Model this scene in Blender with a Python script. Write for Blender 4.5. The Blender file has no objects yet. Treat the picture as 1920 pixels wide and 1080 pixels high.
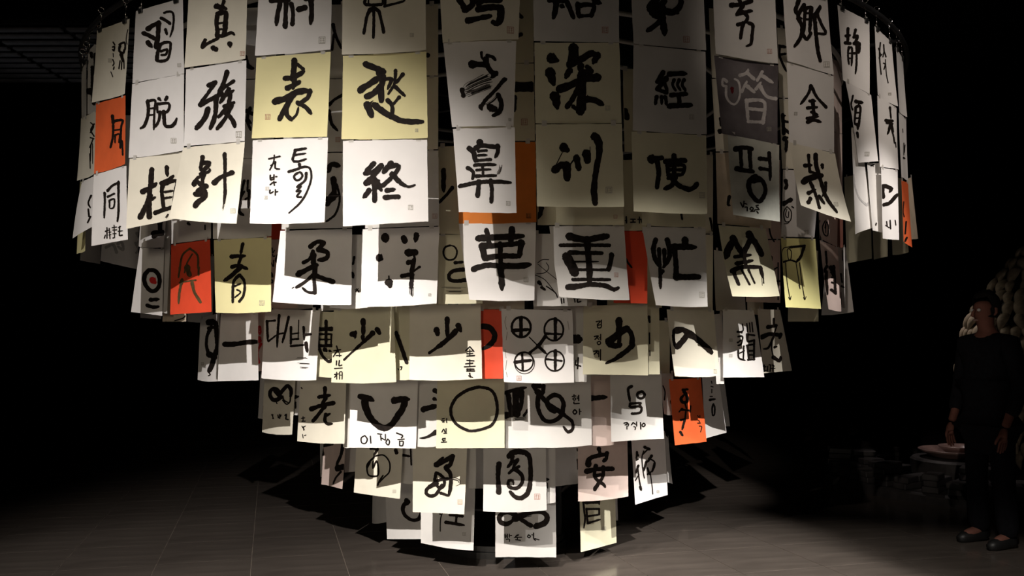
import bpy, bmesh, math, random
from mathutils import Vector, Matrix, noise

random.seed(7)
SC = bpy.context.scene
COL = SC.collection
PI = math.pi

# ------------------------------------------------------------------ camera
EYE = Vector((0.0, 0.0, 1.5))
FPX = 1650.0
PITCH = math.radians(3.1)
cam = bpy.data.cameras.new('camera')
cam.sensor_width = 36.0
cam.lens = FPX * 36.0 / 1920.0
cam.clip_end = 100
camo = bpy.data.objects.new('camera', cam)
camo.location = EYE
camo.rotation_euler = (PI / 2 + PITCH, 0, 0)
COL.objects.link(camo)
SC.camera = camo

# ------------------------------------------------------------------ world, lights, exposure
SC.view_settings.view_transform = 'Standard'
SC.view_settings.look = 'None'
SC.view_settings.exposure = 0.0
SC.view_settings.gamma = 1.0
SC.view_settings.use_curve_mapping = False
w = bpy.data.worlds.new('dark_gallery')
SC.world = w
w.use_nodes = True
w.node_tree.nodes['Background'].inputs[0].default_value = (0.30, 0.32, 0.36, 1)
w.node_tree.nodes['Background'].inputs[1].default_value = 0.0006

def spot(name, loc, aim, power, size, blend, color, radius=0.025):
    l = bpy.data.lights.new(name, 'SPOT')
    l.energy = power
    l.spot_size = math.radians(size)
    l.spot_blend = blend
    l.color = color
    l.shadow_soft_size = radius
    o = bpy.data.objects.new(name, l)
    o.location = loc
    o.rotation_euler = (Vector(aim) - Vector(loc)).to_track_quat('-Z', 'Y').to_euler()
    COL.objects.link(o)
    return o

def aimed(name, loc, az, el, *a):      # az clockwise from +y, el below the horizon, in degrees
    az, el = math.radians(az), math.radians(el)
    d = Vector((math.sin(az) * math.cos(el), math.cos(az) * math.cos(el), -math.sin(el)))
    return spot(name, loc, Vector(loc) + d * 5, *a)

LA, LB = (-2.1, -1.2, 5.0), (-0.65, -1.2, 5.0)
LC = (2.2, -1.2, 5.0)
aimed('track_spotlight', LA, 4, 36, 1400, 37, 1.0, (1.0, 0.93, 0.88))
aimed('track_spotlight', LA, 0, 36, 400, 32, 1.0, (1.0, 0.93, 0.88))
aimed('track_spotlight', LA, 16, 33, 1500, 20, 1.0, (1.0, 0.92, 0.85))
aimed('track_spotlight', LA, 18, 54, 900, 48, 0.2, (1.0, 0.93, 0.84), 0.02)
aimed('track_spotlight', LA, 6, 52.5, 600, 50, 0.2, (1.0, 0.94, 0.88), 0.02)
aimed('track_spotlight', LB, 24, 54, 1600, 52, 0.2, (1.0, 0.92, 0.84), 0.02)
aimed('track_spotlight', LB, 23, 22, 550, 14, 1.0, (1.0, 0.85, 0.72))
aimed('track_spotlight', LC, -7, 40.5, 1300, 24, 0.5, (1.0, 0.94, 0.88), 0.02)
aimed('track_spotlight', LC, -6.5, 35, 3600, 16, 0.7, (1.0, 0.94, 0.88), 0.02)
aimed('track_spotlight', (4.0, -1.2, 5.0), -21, 37.5, 2600, 17, 0.4, (1.0, 0.94, 0.88), 0.02)
aimed('track_spotlight', LC, 0, 20.5, 900, 12, 1.0, (1.0, 0.88, 0.78), 0.02)
aimed('track_spotlight', LC, -1.6, 26.3, 3000, 7, 1.0, (1.0, 0.92, 0.86), 0.02)
aimed('left_fill_spot', (-3.0, -5.0, 2.0), 8, 4, 420, 37, 1.0, (1.0, 0.86, 0.66), 0.5)  # unseen fill added behind the camera to lift the shaded sheets
spot('ceiling_spotlight', (3.9, 10.6, 5.0), (4.45, 8.85, 0.36), 170, 24, 0.7, (1.0, 0.85, 0.8), 0.02)
spot('grille_fill_spot', (-6.5, 9.2, 2.6), (-5.3, 10.3, 4.8), 3.0, 60, 0.8, (0.9, 0.95, 1.0), 0.05)  # weak spot added only so the grille slats show; no real lamp there
spot('ceiling_spotlight', (2.6, 10.6, 3.6), (5.0, 9.1, 1.45), 26, 22, 0.9, (1.0, 0.88, 0.72), 0.02)

# ------------------------------------------------------------------ materials
def mat(name, color, rough=0.8, noise_amt=0.06, scale=30, spec=0.3, metallic=0.0, trans=0.0, bump=0.0, stretch=None, color2=None, nrough=0.0):
    m = bpy.data.materials.new(name)
    m.use_nodes = True
    nt = m.node_tree
    b = nt.nodes['Principled BSDF']
    out = nt.nodes['Material Output']
    b.inputs['Roughness'].default_value = rough
    b.inputs['Specular IOR Level'].default_value = spec
    b.inputs['Metallic'].default_value = metallic
    tc = nt.nodes.new('ShaderNodeTexCoord')
    mp = nt.nodes.new('ShaderNodeMapping')
    if stretch: mp.inputs['Scale'].default_value = stretch
    nt.links.new(tc.outputs['Object'], mp.inputs['Vector'])
    nz = nt.nodes.new('ShaderNodeTexNoise')
    nz.inputs['Scale'].default_value = scale
    nz.inputs['Detail'].default_value = 5
    nt.links.new(mp.outputs[0], nz.inputs['Vector'])
    rp = nt.nodes.new('ShaderNodeValToRGB')
    c2 = color2 or tuple(c * (1 - noise_amt * 2) for c in color)
    rp.color_ramp.elements[0].position = 0.3
    rp.color_ramp.elements[1].position = 0.7
    rp.color_ramp.elements[0].color = (*c2, 1)
    rp.color_ramp.elements[1].color = (*[min(1, c * (1 + noise_amt)) for c in color], 1)
    nt.links.new(nz.outputs['Fac'], rp.inputs['Fac'])
    nt.links.new(rp.outputs['Color'], b.inputs['Base Color'])
    if nrough:
        mr = nt.nodes.new('ShaderNodeMapRange')
        mr.inputs['To Min'].default_value = rough - nrough
        mr.inputs['To Max'].default_value = rough + nrough
        nt.links.new(nz.outputs['Fac'], mr.inputs['Value'])
        nt.links.new(mr.outputs[0], b.inputs['Roughness'])
    if bump:
        bp = nt.nodes.new('ShaderNodeBump')
        bp.inputs['Strength'].default_value = bump
        bp.inputs['Distance'].default_value = 0.002
        nt.links.new(nz.outputs['Fac'], bp.inputs['Height'])
        nt.links.new(bp.outputs[0], b.inputs['Normal'])
    if trans:
        t = nt.nodes.new('ShaderNodeBsdfTranslucent')
        nt.links.new(rp.outputs['Color'], t.inputs['Color'])
        mx = nt.nodes.new('ShaderNodeMixShader')
        mx.inputs[0].default_value = trans
        nt.links.new(b.outputs[0], mx.inputs[1])
        nt.links.new(t.outputs[0], mx.inputs[2])
        nt.links.new(mx.outputs[0], out.inputs['Surface'])
    return m

PAPER = {
    'w': mat('white_paper', (0.80, 0.78, 0.76), 0.85, 0.02, 9, 0.15, trans=0.10, bump=0.15),
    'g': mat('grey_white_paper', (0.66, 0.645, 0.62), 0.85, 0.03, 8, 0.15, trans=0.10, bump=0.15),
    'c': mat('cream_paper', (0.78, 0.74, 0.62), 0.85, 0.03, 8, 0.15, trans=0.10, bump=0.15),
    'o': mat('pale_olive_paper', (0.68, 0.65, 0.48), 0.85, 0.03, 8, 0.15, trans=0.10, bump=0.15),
    'y': mat('yellow_paper', (0.76, 0.70, 0.38), 0.8, 0.03, 6, 0.2, trans=0.10, bump=0.15),
    'Y': mat('lemon_paper', (0.85, 0.80, 0.36), 0.8, 0.03, 6, 0.2, trans=0.10, bump=0.15),
    'r': mat('red_paper', (0.74, 0.075, 0.03), 0.6, 0.05, 10, 0.3, trans=0.08, bump=0.1),
    'R': mat('orange_red_paper', (0.80, 0.14, 0.04), 0.7, 0.05, 10, 0.3, trans=0.08, bump=0.1),
    'n': mat('rust_orange_paper', (0.72, 0.21, 0.03), 0.7, 0.05, 10, 0.3, trans=0.08, bump=0.1),
    'k': mat('kraft_paper', (0.62, 0.52, 0.40), 0.85, 0.08, 12, 0.15, trans=0.10, bump=0.2),
    'p': mat('pinkish_paper', (0.68, 0.55, 0.50), 0.85, 0.04, 10, 0.15, trans=0.10, bump=0.15),
    'b': mat('brown_red_paper', (0.30, 0.13, 0.10), 0.85, 0.06, 10, 0.15, trans=0.05),
    'd': mat('charcoal_wash_paper', (0.15, 0.135, 0.14), 0.8, 0.2, 5, 0.2, color2=(0.05, 0.04, 0.045)),
    'x': mat('crumpled_grey_green_paper', (0.60, 0.61, 0.54), 0.8, 0.07, 14, 0.25, trans=0.08, bump=0.8),
}
INK = {
    'k': mat('black_brush_ink', (0.013, 0.009, 0.007), 0.7, 0.3, 60, 0.12),
    'g': mat('show_through_ink', (0.42, 0.41, 0.40), 0.8, 0.1, 40, 0.2),  # ink seen through the sheet against the light, put into the colour
    'l': mat('pale_grey_brush_paint', (0.50, 0.47, 0.46), 0.8, 0.12, 30, 0.2),
    'r': mat('red_brush_paint', (0.65, 0.03, 0.03), 0.7, 0.1, 40, 0.2),
    'R': mat('dark_red_paint', (0.10, 0.008, 0.012), 0.7, 0.1, 40, 0.2),
    'o': mat('olive_brown_ink', (0.085, 0.055, 0.02), 0.7, 0.3, 40, 0.3),
    's': mat('seal_red_ink', (0.42, 0.20, 0.15), 0.8, 0.1, 90, 0.2),
    'S': mat('seal_grey_ink', (0.36, 0.34, 0.29), 0.8, 0.1, 90, 0.2),
}
M_TUBE = mat('black_steel_tube', (0.035, 0.035, 0.037), 0.4, 0.1, 20, 0.5, metallic=0.3)
M_TUBE2 = mat('grey_painted_tube', (0.30, 0.29, 0.27), 0.5, 0.08, 20, 0.4)
M_CHROME = mat('chrome_clip_metal', (0.75, 0.74, 0.72), 0.18, 0.05, 20, 0.5, metallic=1.0)
M_CLIP = mat('black_clip_metal', (0.02, 0.02, 0.02), 0.35, 0.1, 20, 0.5)
M_TAB = mat('clear_tape_tab', (0.62, 0.60, 0.56), 0.4, 0.05, 20, 0.4, trans=0.3)
M_TILE = mat('dark_floor_tile', (0.10, 0.084, 0.072), 0.19, 0.12, 2.2, 0.5, stretch=(1.0, 5.0, 1.0), nrough=0.06)
M_GROUT = mat('pale_floor_joint', (0.26, 0.22, 0.18), 0.8, 0.1, 10, 0.2)
M_BLACK = mat('black_painted_wall', (0.012, 0.012, 0.013), 0.95, 0.1, 2, 0.1)
M_CEIL = mat('black_ceiling', (0.01, 0.01, 0.011), 0.95, 0.1, 2, 0.1)
M_SLAT = mat('dark_grey_slat', (0.40, 0.40, 0.42), 0.6, 0.1, 10, 0.3)
M_STONE = mat('dark_stone_block', (0.045, 0.042, 0.043), 0.45, 0.2, 14, 0.4, bump=0.3)
M_DISH = mat('brown_glazed_dish', (0.30, 0.20, 0.18), 0.3, 0.15, 10, 0.5)
M_POD = mat('pale_carved_wood', (0.52, 0.43, 0.31), 0.6, 0.2, 18, 0.3, bump=0.5)
M_COAT = mat('black_coat_cloth', (0.008, 0.008, 0.010), 0.95, 0.2, 40, 0.1)
M_TROUSER = mat('black_trouser_cloth', (0.007, 0.007, 0.009), 0.95, 0.2, 40, 0.1)
M_SKIN = mat('skin', (0.17, 0.07, 0.05), 0.8, 0.06, 20, 0.3)
M_HAIR = mat('black_hair', (0.01, 0.008, 0.007), 0.6, 0.2, 60, 0.3, stretch=(1, 1, 0.1))
M_SHOE = mat('black_shoe_leather', (0.01, 0.01, 0.01), 0.5, 0.1, 30, 0.4)
M_EYE = mat('eye_white', (0.5, 0.48, 0.45), 0.3, 0.02, 20, 0.4)

# ------------------------------------------------------------------ helpers
def obj(name, bm, m, parent=None, smooth=False):
    me = bpy.data.meshes.new(name)
    bm.to_mesh(me)
    bm.free()
    me.materials.append(m)
    if smooth:
        for p in me.polygons: p.use_smooth = True
    o = bpy.data.objects.new(name, me)
    COL.objects.link(o)
    if parent: o.parent = parent
    return o

def tag(o, label=None, cat=None, group=None, kind=None):
    if label: o['label'] = label
    if cat: o['category'] = cat
    if group: o['group'] = group
    if kind: o['kind'] = kind
    return o

def empty(name, loc=(0, 0, 0)):
    o = bpy.data.objects.new(name, None)
    o.empty_display_size = 0.1
    o.location = loc
    COL.objects.link(o)
    return o

def add_box(bm, c, s, rz=0.0, rx=0.0, ry=0.0, bevel=0.0):
    m = Matrix.Translation(Vector(c)) @ Matrix.Rotation(rz, 4, 'Z') @ Matrix.Rotation(ry, 4, 'Y') @ Matrix.Rotation(rx, 4, 'X') @ Matrix.Diagonal((s[0], s[1], s[2], 1))
    r = bmesh.ops.create_cube(bm, size=1.0, matrix=m)
    if bevel:
        es = set()
        for v in r['verts']: es.update(v.link_edges)
        bmesh.ops.bevel(bm, geom=list(es), offset=bevel, segments=1, affect='EDGES')

def add_tube(bm, pts, r, seg=8, closed=False):
    n = len(pts)
    pts = [Vector(p) for p in pts]
    rs = r if isinstance(r, (list, tuple)) else [r] * n
    rings = []
    prev = None
    for i, p in enumerate(pts):
        if closed: d = pts[(i + 1) % n] - pts[i - 1]
        else: d = pts[min(i + 1, n - 1)] - pts[max(i - 1, 0)]
        d.normalize()
        if prev is None:
            a = Vector((0, 0, 1)) if abs(d.z) < 0.9 else Vector((1, 0, 0))
            u = d.cross(a).normalized()
        else:
            u = (prev - d * prev.dot(d)).normalized()
        prev = u
        v = d.cross(u)
        rings.append([bm.verts.new(p + (u * math.cos(2 * PI * k / seg) + v * math.sin(2 * PI * k / seg)) * rs[i]) for k in range(seg)])
    for i in range(n if closed else n - 1):
        a, b = rings[i], rings[(i + 1) % n]
        for k in range(seg):
            bm.faces.new((a[k], a[(k + 1) % seg], b[(k + 1) % seg], b[k]))
    if not closed:
        bm.faces.new(list(reversed(rings[0])))
        bm.faces.new(rings[-1])

def add_lathe(bm, prof, c, seg=32):
    rings = []
    for r, z in prof:
        rings.append([bm.verts.new((c[0] + r * math.cos(2 * PI * k / seg), c[1] + r * math.sin(2 * PI * k / seg), c[2] + z)) for k in range(seg)])
    for a, b in zip(rings, rings[1:]):
        for k in range(seg):
            bm.faces.new((a[k], a[(k + 1) % seg], b[(k + 1) % seg], b[k]))
    if prof[0][0] > 1e-4: bm.faces.new(list(reversed(rings[0])))
    if prof[-1][0] > 1e-4: bm.faces.new(rings[-1])

CP, SP = math.cos(PITCH), math.sin(PITCH)
def ray(px, py):
    a = (px - 960.0) / FPX
    b = (540.0 - py) / FPX
    return Vector((a, CP - b * SP, SP + b * CP))     # per unit of camera depth

# ------------------------------------------------------------------ room
def struct(name, bm, m, parent=None):
    o = obj(name, bm, m, parent)
    if parent is None: o['kind'] = 'structure'
    return o

bm = bmesh.new(); add_box(bm, (0, 6, -0.053), (24, 26, 0.1)); floor = struct('floor', bm, M_GROUT)
T = 0.60
TA = math.radians(15.3)
ex = Vector((math.cos(TA), math.sin(TA), 0)); ey = Vector((-math.sin(TA), math.cos(TA), 0))
p0 = Vector((-0.44, 5.76, 0))       # a joint crossing seen in the photograph
bm = bmesh.new(); add_box(bm, (0, 0, 0), (T - 0.004, T - 0.004, 0.006), bevel=0.0)
tile0 = None
rest = bmesh.new()
ntile = 0
cand = []
for i in range(-26, 27):
    for j in range(-26, 27):
        c = p0 + ex * (i + 0.5) * T + ey * (j + 0.5) * T
        if abs(c.x) > 11.4 or c.y < -6.4 or c.y > 18.2: continue
        d = c.y
        px = 960 + FPX * c.x / max(d, 0.1)
        vis = d > 4.9 and -60 < px < 1980
        cand.append((0 if vis else 1, d if vis else c.length, c))
cand.sort(key=lambda t: (t[0], t[1]))
for k, (v, d, c) in enumerate(cand):
    if v == 0 and ntile < 290:
        if tile0 is None:
            tile0 = obj('floor_tile', bm, M_TILE, floor)
            o = tile0
        else:
            o = tile0.copy(); COL.objects.link(o)
        o.location = (c.x, c.y, -0.003)
        o.rotation_euler = (0, 0, TA)
        ntile += 1
    else:
        add_box(rest, (c.x, c.y, -0.003), (T - 0.004, T - 0.004, 0.006), rz=TA)
o = obj('floor_tile_field', rest, M_TILE, floor); o['kind'] = 'stuff'

for nm, c, s in (('wall_back', (0, 19.05, 2.75), (24, 0.1, 5.6)), ('wall_left', (-12.05, 6, 2.75), (0.1, 26.2, 5.6)),
                 ('wall_right', (12.05, 6, 2.75), (0.1, 26.2, 5.6)), ('wall_front', (0, -7.05, 2.75), (24, 0.1, 5.6)),
                 ('ceiling', (0, 6, 5.6), (24.2, 26.2, 0.1))):
    bm = bmesh.new(); add_box(bm, c, s); struct(nm, bm, M_CEIL if nm == 'ceiling' else M_BLACK)

# slatted ceiling grille, upper left
g = empty('ceiling_grille', (-5.3, 10.3, 4.8))
tag(g, 'dark slatted ceiling grille panels in the dim upper left corner', 'grille')
bm = bmesh.new()
for k in range(4): add_box(bm, (-1.4 + k * 0.93, 0, 0.04), (0.05, 2.2, 0.05))
for s in (-1, 1): add_box(bm, (0, s * 1.1, 0.04), (2.85, 0.05, 0.05))
for x in (-1.35, 1.35):
    for y in (-1, 1): add_box(bm, (x, y, 0.4), (0.02, 0.02, 0.75))
obj('grille_frame', bm, M_TUBE, g)
bm = bmesh.new(); add_box(bm, (0, 0, 0), (0.86, 0.09, 0.02))
sl = None
for k in range(3):
    for j in range(10):
        if sl is None: sl = obj('slat', bm, M_SLAT, g); o = sl
        else: o = sl.copy(); COL.objects.link(o)
        o.location = (-0.93 + k * 0.93, -0.95 + j * 0.21, 0.0)

# ------------------------------------------------------------------ display frame
AX, AY = -0.11, 6.5
RAD = {1: 2.80, 2: 2.42, 3: 2.03, 4: 1.65, 5: 1.26, 6: 0.88}
RTOP = 3.21
fr = empty('display_frame', (AX, AY, 0))
tag(fr, 'dark metal frame of concentric rings and posts that carries the paper sheets', 'frame')
for t, R in RAD.items():
    bm = bmesh.new()
    add_tube(bm, [(R * math.cos(2 * PI * k / 96), R * math.sin(2 * PI * k / 96), RTOP) for k in range(96)], 0.014, 8, True)
    obj('hanging_ring', bm, M_TUBE if t == 1 else M_TUBE2, fr, True)
bm = bmesh.new()
for k in range(6):
    a = PI / 6 + k * PI / 3
    add_tube(bm, [(0.05 * math.cos(a), 0.05 * math.sin(a), RTOP + 0.03), (2.8 * math.cos(a), 2.8 * math.sin(a), RTOP + 0.03)], 0.013, 6)
obj('spoke_set', bm, M_TUBE, fr, True)
for k, a in enumerate((-16, -112, -172, 122, 62, 20)):
    a = math.radians(a)
    bm = bmesh.new()
    add_tube(bm, [(0.46 * math.cos(a), 0.46 * math.sin(a), 0.08), (0.46 * math.cos(a), 0.46 * math.sin(a), RTOP)], 0.022, 8)
    obj('post', bm, M_TUBE, fr, True)
bm = bmesh.new(); add_lathe(bm, [(0.0, 0.0), (0.50, 0.0), (0.50, 0.04), (0.485, 0.045), (0.485, 0.08), (0.0, 0.09)], (0, 0, 0), 48)
obj('base_disc', bm, M_CLIP, fr)
bm = bmesh.new()
for z in (0.32, 0.55, 1.2):
    add_tube(bm, [(0.46 * math.cos(2 * PI * k / 48), 0.46 * math.sin(2 * PI * k / 48), z) for k in range(48)], 0.012, 6, True)
obj('brace_ring', bm, M_TUBE, fr, True)

# ------------------------------------------------------------------ brush work
CROP = {
    'A1': (130, 0, 4.319), 'A2': (460, 0, 4.319), 'A3': (800, 0, 4.321), 'A4': (1160, 0, 4.321), 'A5': (1440, 0, 4.32),
    'B1': (130, 230, 4.319), 'B2': (460, 230, 4.319), 'B3': (800, 230, 4.321), 'B4': (1160, 230, 4.321), 'B5': (1440, 230, 4.32),
    'C1': (130, 400, 4.319), 'C2': (460, 400, 4.319), 'C3': (800, 400, 4.321), 'C4': (1160, 400, 4.321), 'C5': (1440, 400, 4.32),
    'D1': (350, 560, 4.5), 'D2': (640, 560, 4.5), 'D3': (920, 560, 4.5), 'D4': (1200, 560, 4.5),
    'D5': (480, 690, 4.5), 'D6': (800, 690, 4.5), 'D7': (1060, 690, 4.5), 'E1': (580, 820, 4.5), 'E2': (880, 820, 4.319),
}

def catmull(pts, step):
    if len(pts) < 3:
        (x0, y0), (x1, y1) = pts[0], pts[-1]
        n = max(2, int(math.hypot(x1 - x0, y1 - y0) / step))
        return [(x0 + (x1 - x0) * k / n, y0 + (y1 - y0) * k / n) for k in range(n + 1)]
    out = []
    P = [pts[0]] + list(pts) + [pts[-1]]
    for i in range(1, len(P) - 2):
        a, b, c, d = P[i - 1:i + 3]
        n = max(2, int(math.hypot(c[0] - b[0], c[1] - b[1]) / step))
        for k in range(n):
            t = k / n
            out.append(tuple(0.5 * (2 * b[q] + (c[q] - a[q]) * t + (2 * a[q] - 5 * b[q] + 4 * c[q] - d[q]) * t * t + (3 * b[q] - a[q] - 3 * c[q] + d[q]) * t ** 3) for q in (0, 1)))
    out.append(tuple(pts[-1]))
    return out

def draw(bm, place, crop, text):
    """brush strokes read off the photograph; place() puts a point onto the curved sheet"""
    ox, oy, s = CROP[crop]
    WK = 1.30
    for si, st in enumerate(text.split('/')):
        tk = st.split()
        if not tk: continue
        w = tk[0]
        dry = circ = False
        if w[0] == 'd': dry = True; w = w[1:]
        if w[0] == 'o': circ = True; w = w[1:]
        w0, w1 = (float(q) * (WK if float(q) > 13 else 1.3) for q in (w.split(':') if ':' in w else (w, w)))
        pts = [tuple(float(q) for q in p.split(',')) for p in tk[1:]]
        if circ:
            (cx, cy), (rx, ry) = pts
            pts = [(cx + rx * math.cos(2 * PI * k / 14 - 1.5), cy + ry * math.sin(2 * PI * k / 14 - 1.5)) for k in range(15)]
        if len(pts) == 1: pts = [pts[0], (pts[0][0] + 2, pts[0][1] + 2)]
        pl = catmull(pts, max(6.0, w0 * 0.3))
        lanes = [(0.0, 1.0)]
        if dry:
            nb = max(3, int(w0 / 7))
            lanes = [((k + 0.5) / nb - 0.5 + random.uniform(-0.04, 0.04), random.uniform(0.45, 0.85) / nb) for k in range(nb)]
        lift = 0.0012 + 0.00002 * si
        brushy = w0 > 13 and not circ
        tail = random.choice((0.45, 0.6, 0.8, 1.0)) if brushy and len(pts) > 1 else 1.0
        head = random.uniform(0.95, 1.2) if brushy else 1.0
        waist = random.uniform(0.05, 0.22) if brushy and len(pts) > 1 else 0.0
        def prof(t):
            f = head + (1 - head) * min(1, t / 0.3) - waist * math.sin(PI * t) ** 1.5
            if t > 0.72: f *= 1 - (1 - tail) * ((t - 0.72) / 0.28) ** 1.5
            return f
        for off, frac in lanes:
            path = pl
            if dry:
                a = random.randint(0, max(0, len(pl) // 5)); b = len(pl) - random.randint(0, max(0, len(pl) // 4))
                path = pl[a:max(b, a + 2)]
            n = len(path)
            L, Rr = [], []
            seed = random.uniform(0, 100)
            for i, (x, y) in enumerate(path):
                x2, y2 = path[min(i + 1, n - 1)]; x1, y1 = path[max(i - 1, 0)]
                dx, dy = x2 - x1, y2 - y1
                l = math.hypot(dx, dy) or 1
                nx, ny = -dy / l, dx / l
                t = i / max(1, n - 1)
                ww = (w0 + (w1 - w0) * t) * prof(t)
                hw = ww * 0.5 * (1.0 + (0.26 if w0 > 15 else 0.1) * noise.noise(Vector((seed + i * 0.8, 0.3, 0)))) * frac
                hw2 = ww * 0.5 * (1.0 + (0.26 if w0 > 15 else 0.1) * noise.noise(Vector((seed + i * 0.8, 7.3, 0)))) * frac
                cx, cy = x + nx * off * ww, y + ny * off * ww
                L.append(bm.verts.new(place(ox + (cx + nx * hw) / s, oy + (cy + ny * hw) / s, lift)))
                Rr.append(bm.verts.new(place(ox + (cx - nx * hw2) / s, oy + (cy - ny * hw2) / s, lift)))
            for i in range(n - 1):
                bm.faces.new((L[i], L[i + 1], Rr[i + 1], Rr[i]))
            if not dry and w0 > 5:
                for (x, y), ww in [(q, (w0 + (w1 - w0) * k / max(1, len(pts) - 1)) * prof(k / max(1, len(pts) - 1))) for k, q in enumerate(pts)]:
                    rr = ww * 0.5
                    ph = random.uniform(0, 1)
                    ns = 9 if w0 > 12 else 6
                    bm.faces.new([bm.verts.new(place(ox + (x + rr * random.uniform(0.86, 1.06) * math.cos(2 * PI * k / ns + ph)) / s,
                                                     oy + (y + rr * random.uniform(0.86, 1.06) * math.sin(2 * PI * k / ns + ph)) / s, lift + 0.00001)) for k in range(ns)])

REPORT = []
def sheet(tier, color, cn, label, ink=(), seals=(), dr=0.0, far=False, bow=None, tabs=True, curl=None):
    R = RAD[tier] + dr
    TL, TR, BR, BL = [(cn[i], cn[i + 1]) for i in (0, 2, 4, 6)]
    mx = (TL[0] + TR[0] + BR[0] + BL[0]) / 4.0
    d = ray(mx, 540)
    hx, hy = d.x, CP
    A = hx * hx + hy * hy; B = 2 * (hx * -AX + hy * -AY); Cc = AX * AX + AY * AY - R * R
    disc = B * B - 4 * A * Cc
    if disc <= 0: t = -B / (2 * A)
    else: t = (-B + (math.sqrt(disc) if far else -math.sqrt(disc))) / (2 * A)
    C = Vector((hx * t, hy * t, 0))
    n = Vector((C.x - AX, C.y - AY, 0)).normalized()
    tocam = Vector((-C.x, -C.y, 0)).normalized()
    if far: n = -n
    def hit(px, py, nn):
        r = ray(px, py)
        q = (C - Vector((EYE.x, EYE.y, 0))).dot(nn) / max(1e-4, abs(Vector((r.x, r.y, 0)).dot(nn))) * (1 if Vector((r.x, r.y, 0)).dot(nn) > 0 else -1)
        return EYE + r * q
    nn = n
    for k in range(60):
        nn = (n * (1 - k / 60.0) + tocam * (k / 60.0)).normalized()
        if abs(Vector((d.x, d.y, 0)).normalized().dot(nn)) < 0.12: continue
        a, b = hit(*TL, nn), hit(*TR, nn)
        a2, b2 = hit(*BL, nn), hit(*BR, nn)
        wd = max(math.hypot(a.x - b.x, a.y - b.y), math.hypot(a2.x - b2.x, a2.y - b2.y))
        if wd <= 0.40: break
    n = nn
    W = [hit(*q, n) for q in (TL, TR, BR, BL)]
    ux = Vector((-n.y, n.x, 0))
    if (W[1] - W[0]).dot(ux) < 0: ux = -ux
    o0 = W[0]
    us = [(q - o0).dot(ux) for q in W]; vs = [q.z for q in W]
    u0, u1, v0, v1 = min(us), max(us), min(vs), max(vs)
    REPORT.append((label[:40], round(wd, 2), round(v1 - v0, 2)))
    b1 = random.uniform(-0.010, 0.012) if bow is None else bow
    b2 = random.uniform(-0.006, 0.010) if curl is None else curl
    ph = random.uniform(0, 6)
    def off(u, v):
        a = (u - u0) / (u1 - u0 + 1e-6); b = (v1 - v) / (v1 - v0 + 1e-6)
        return b1 * math.sin(PI * min(1, max(0, a))) * (0.25 + 0.75 * b) + b2 * b * b + 0.0035 * math.sin(5 * a + ph) * b
    bm = bmesh.new()
    N = 14
    grid = []
    for j in range(N + 1):
        row = []
        for i in range(N + 1):
            a, b = i / N, j / N
            p = (W[0] * (1 - a) + W[1] * a) * (1 - b) + (W[3] * (1 - a) + W[2] * a) * b
            u = (p - o0).dot(ux)
            jag = 0.0015 * noise.noise(Vector((a * 9, b * 9, ph))) if (i in (0, N) or j in (0, N)) else 0
            sag = 0.0
            if j == N: sag = -0.006 * math.sin(PI * a) if b1 > 0.004 else 0
            row.append(bm.verts.new(p + n * off(u, p.z) * (1 if n.dot(tocam) > 0 else -1) + Vector((0, 0, jag + sag)) + ux * jag))
        grid.append(row)
    for j in range(N):
        for i in range(N):
            bm.faces.new((grid[j][i], grid[j + 1][i], grid[j + 1][i + 1], grid[j][i + 1]))
    sgn = 1 if n.dot(tocam) > 0 else -1
    root = W[0] * 0.5 + W[1] * 0.5
    bmesh.ops.translate(bm, verts=bm.verts, vec=-root)
    so = obj('calligraphy_sheet', bm, PAPER[color], None, True)
    so.location = root
    tag(so, label, 'paper sheet', 'hanging calligraphy sheets')
    m = 0.002
    def place(px, py, lift):
        p = hit(px, py, n)
        u = min(u1 - m, max(u0 + m, (p - o0).dot(ux)))
        v = min(v1 - m, max(v0 + m, p.z))
        # keep inside the slanted edges
        b = (v1 - v) / (v1 - v0)
        ul = us[0] * (1 - b) + us[3] * b; ur = us[1] * (1 - b) + us[2] * b
        u = min(ur - m, max(ul + m, u))
        q = o0 + ux * u; q.z = v
        return q + n * (off(u, v) + lift) * sgn - root
    byc = {}
    for it in ink:
        byc.setdefault(it[2] if len(it) > 2 else 'k', []).append(it)
    for c, its in byc.items():
        bm = bmesh.new()
        for it in its: draw(bm, place, it[0], it[1])
        io = obj('brush_writing', bm, INK[c], so)
        if c == 'r': io['label'] = 'red brush paint'
    for (sx, sy, sz, sc_) in seals:
        bm = bmesh.new()
        h = sz / 2.0
        e = max(0.6, sz * 0.08)
        def rect(x0, y0, x1, y1):
            bm.faces.new([bm.verts.new(place(*q, 0.0011)) for q in ((x0, y0), (x1, y0), (x1, y1), (x0, y1))])
        rect(sx - h, sy - h, sx + h, sy - h + e); rect(sx - h, sy + h - e, sx + h, sy + h)
        rect(sx - h, sy - h + e, sx - h + e, sy + h - e); rect(sx + h - e, sy - h + e, sx + h, sy + h - e)
        nn_ = 3
        for q in range(nn_):
            yy = sy - h + sz * (q + 0.75) / (nn_ + 0.6)
            rect(sx - h * 0.65, yy, sx - h * 0.08, yy + e * 0.9); rect(sx + h * 0.1, yy + e * 0.6, sx + h * 0.68, yy + e * 1.5)
        rect(sx - h * 0.42, sy - h * 0.6, sx - h * 0.3, sy + h * 0.7); rect(sx + h * 0.32, sy - h * 0.7, sx + h * 0.45, sy + h * 0.5)
        io = obj('seal_stamp', bm, INK[sc_], so)
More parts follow.
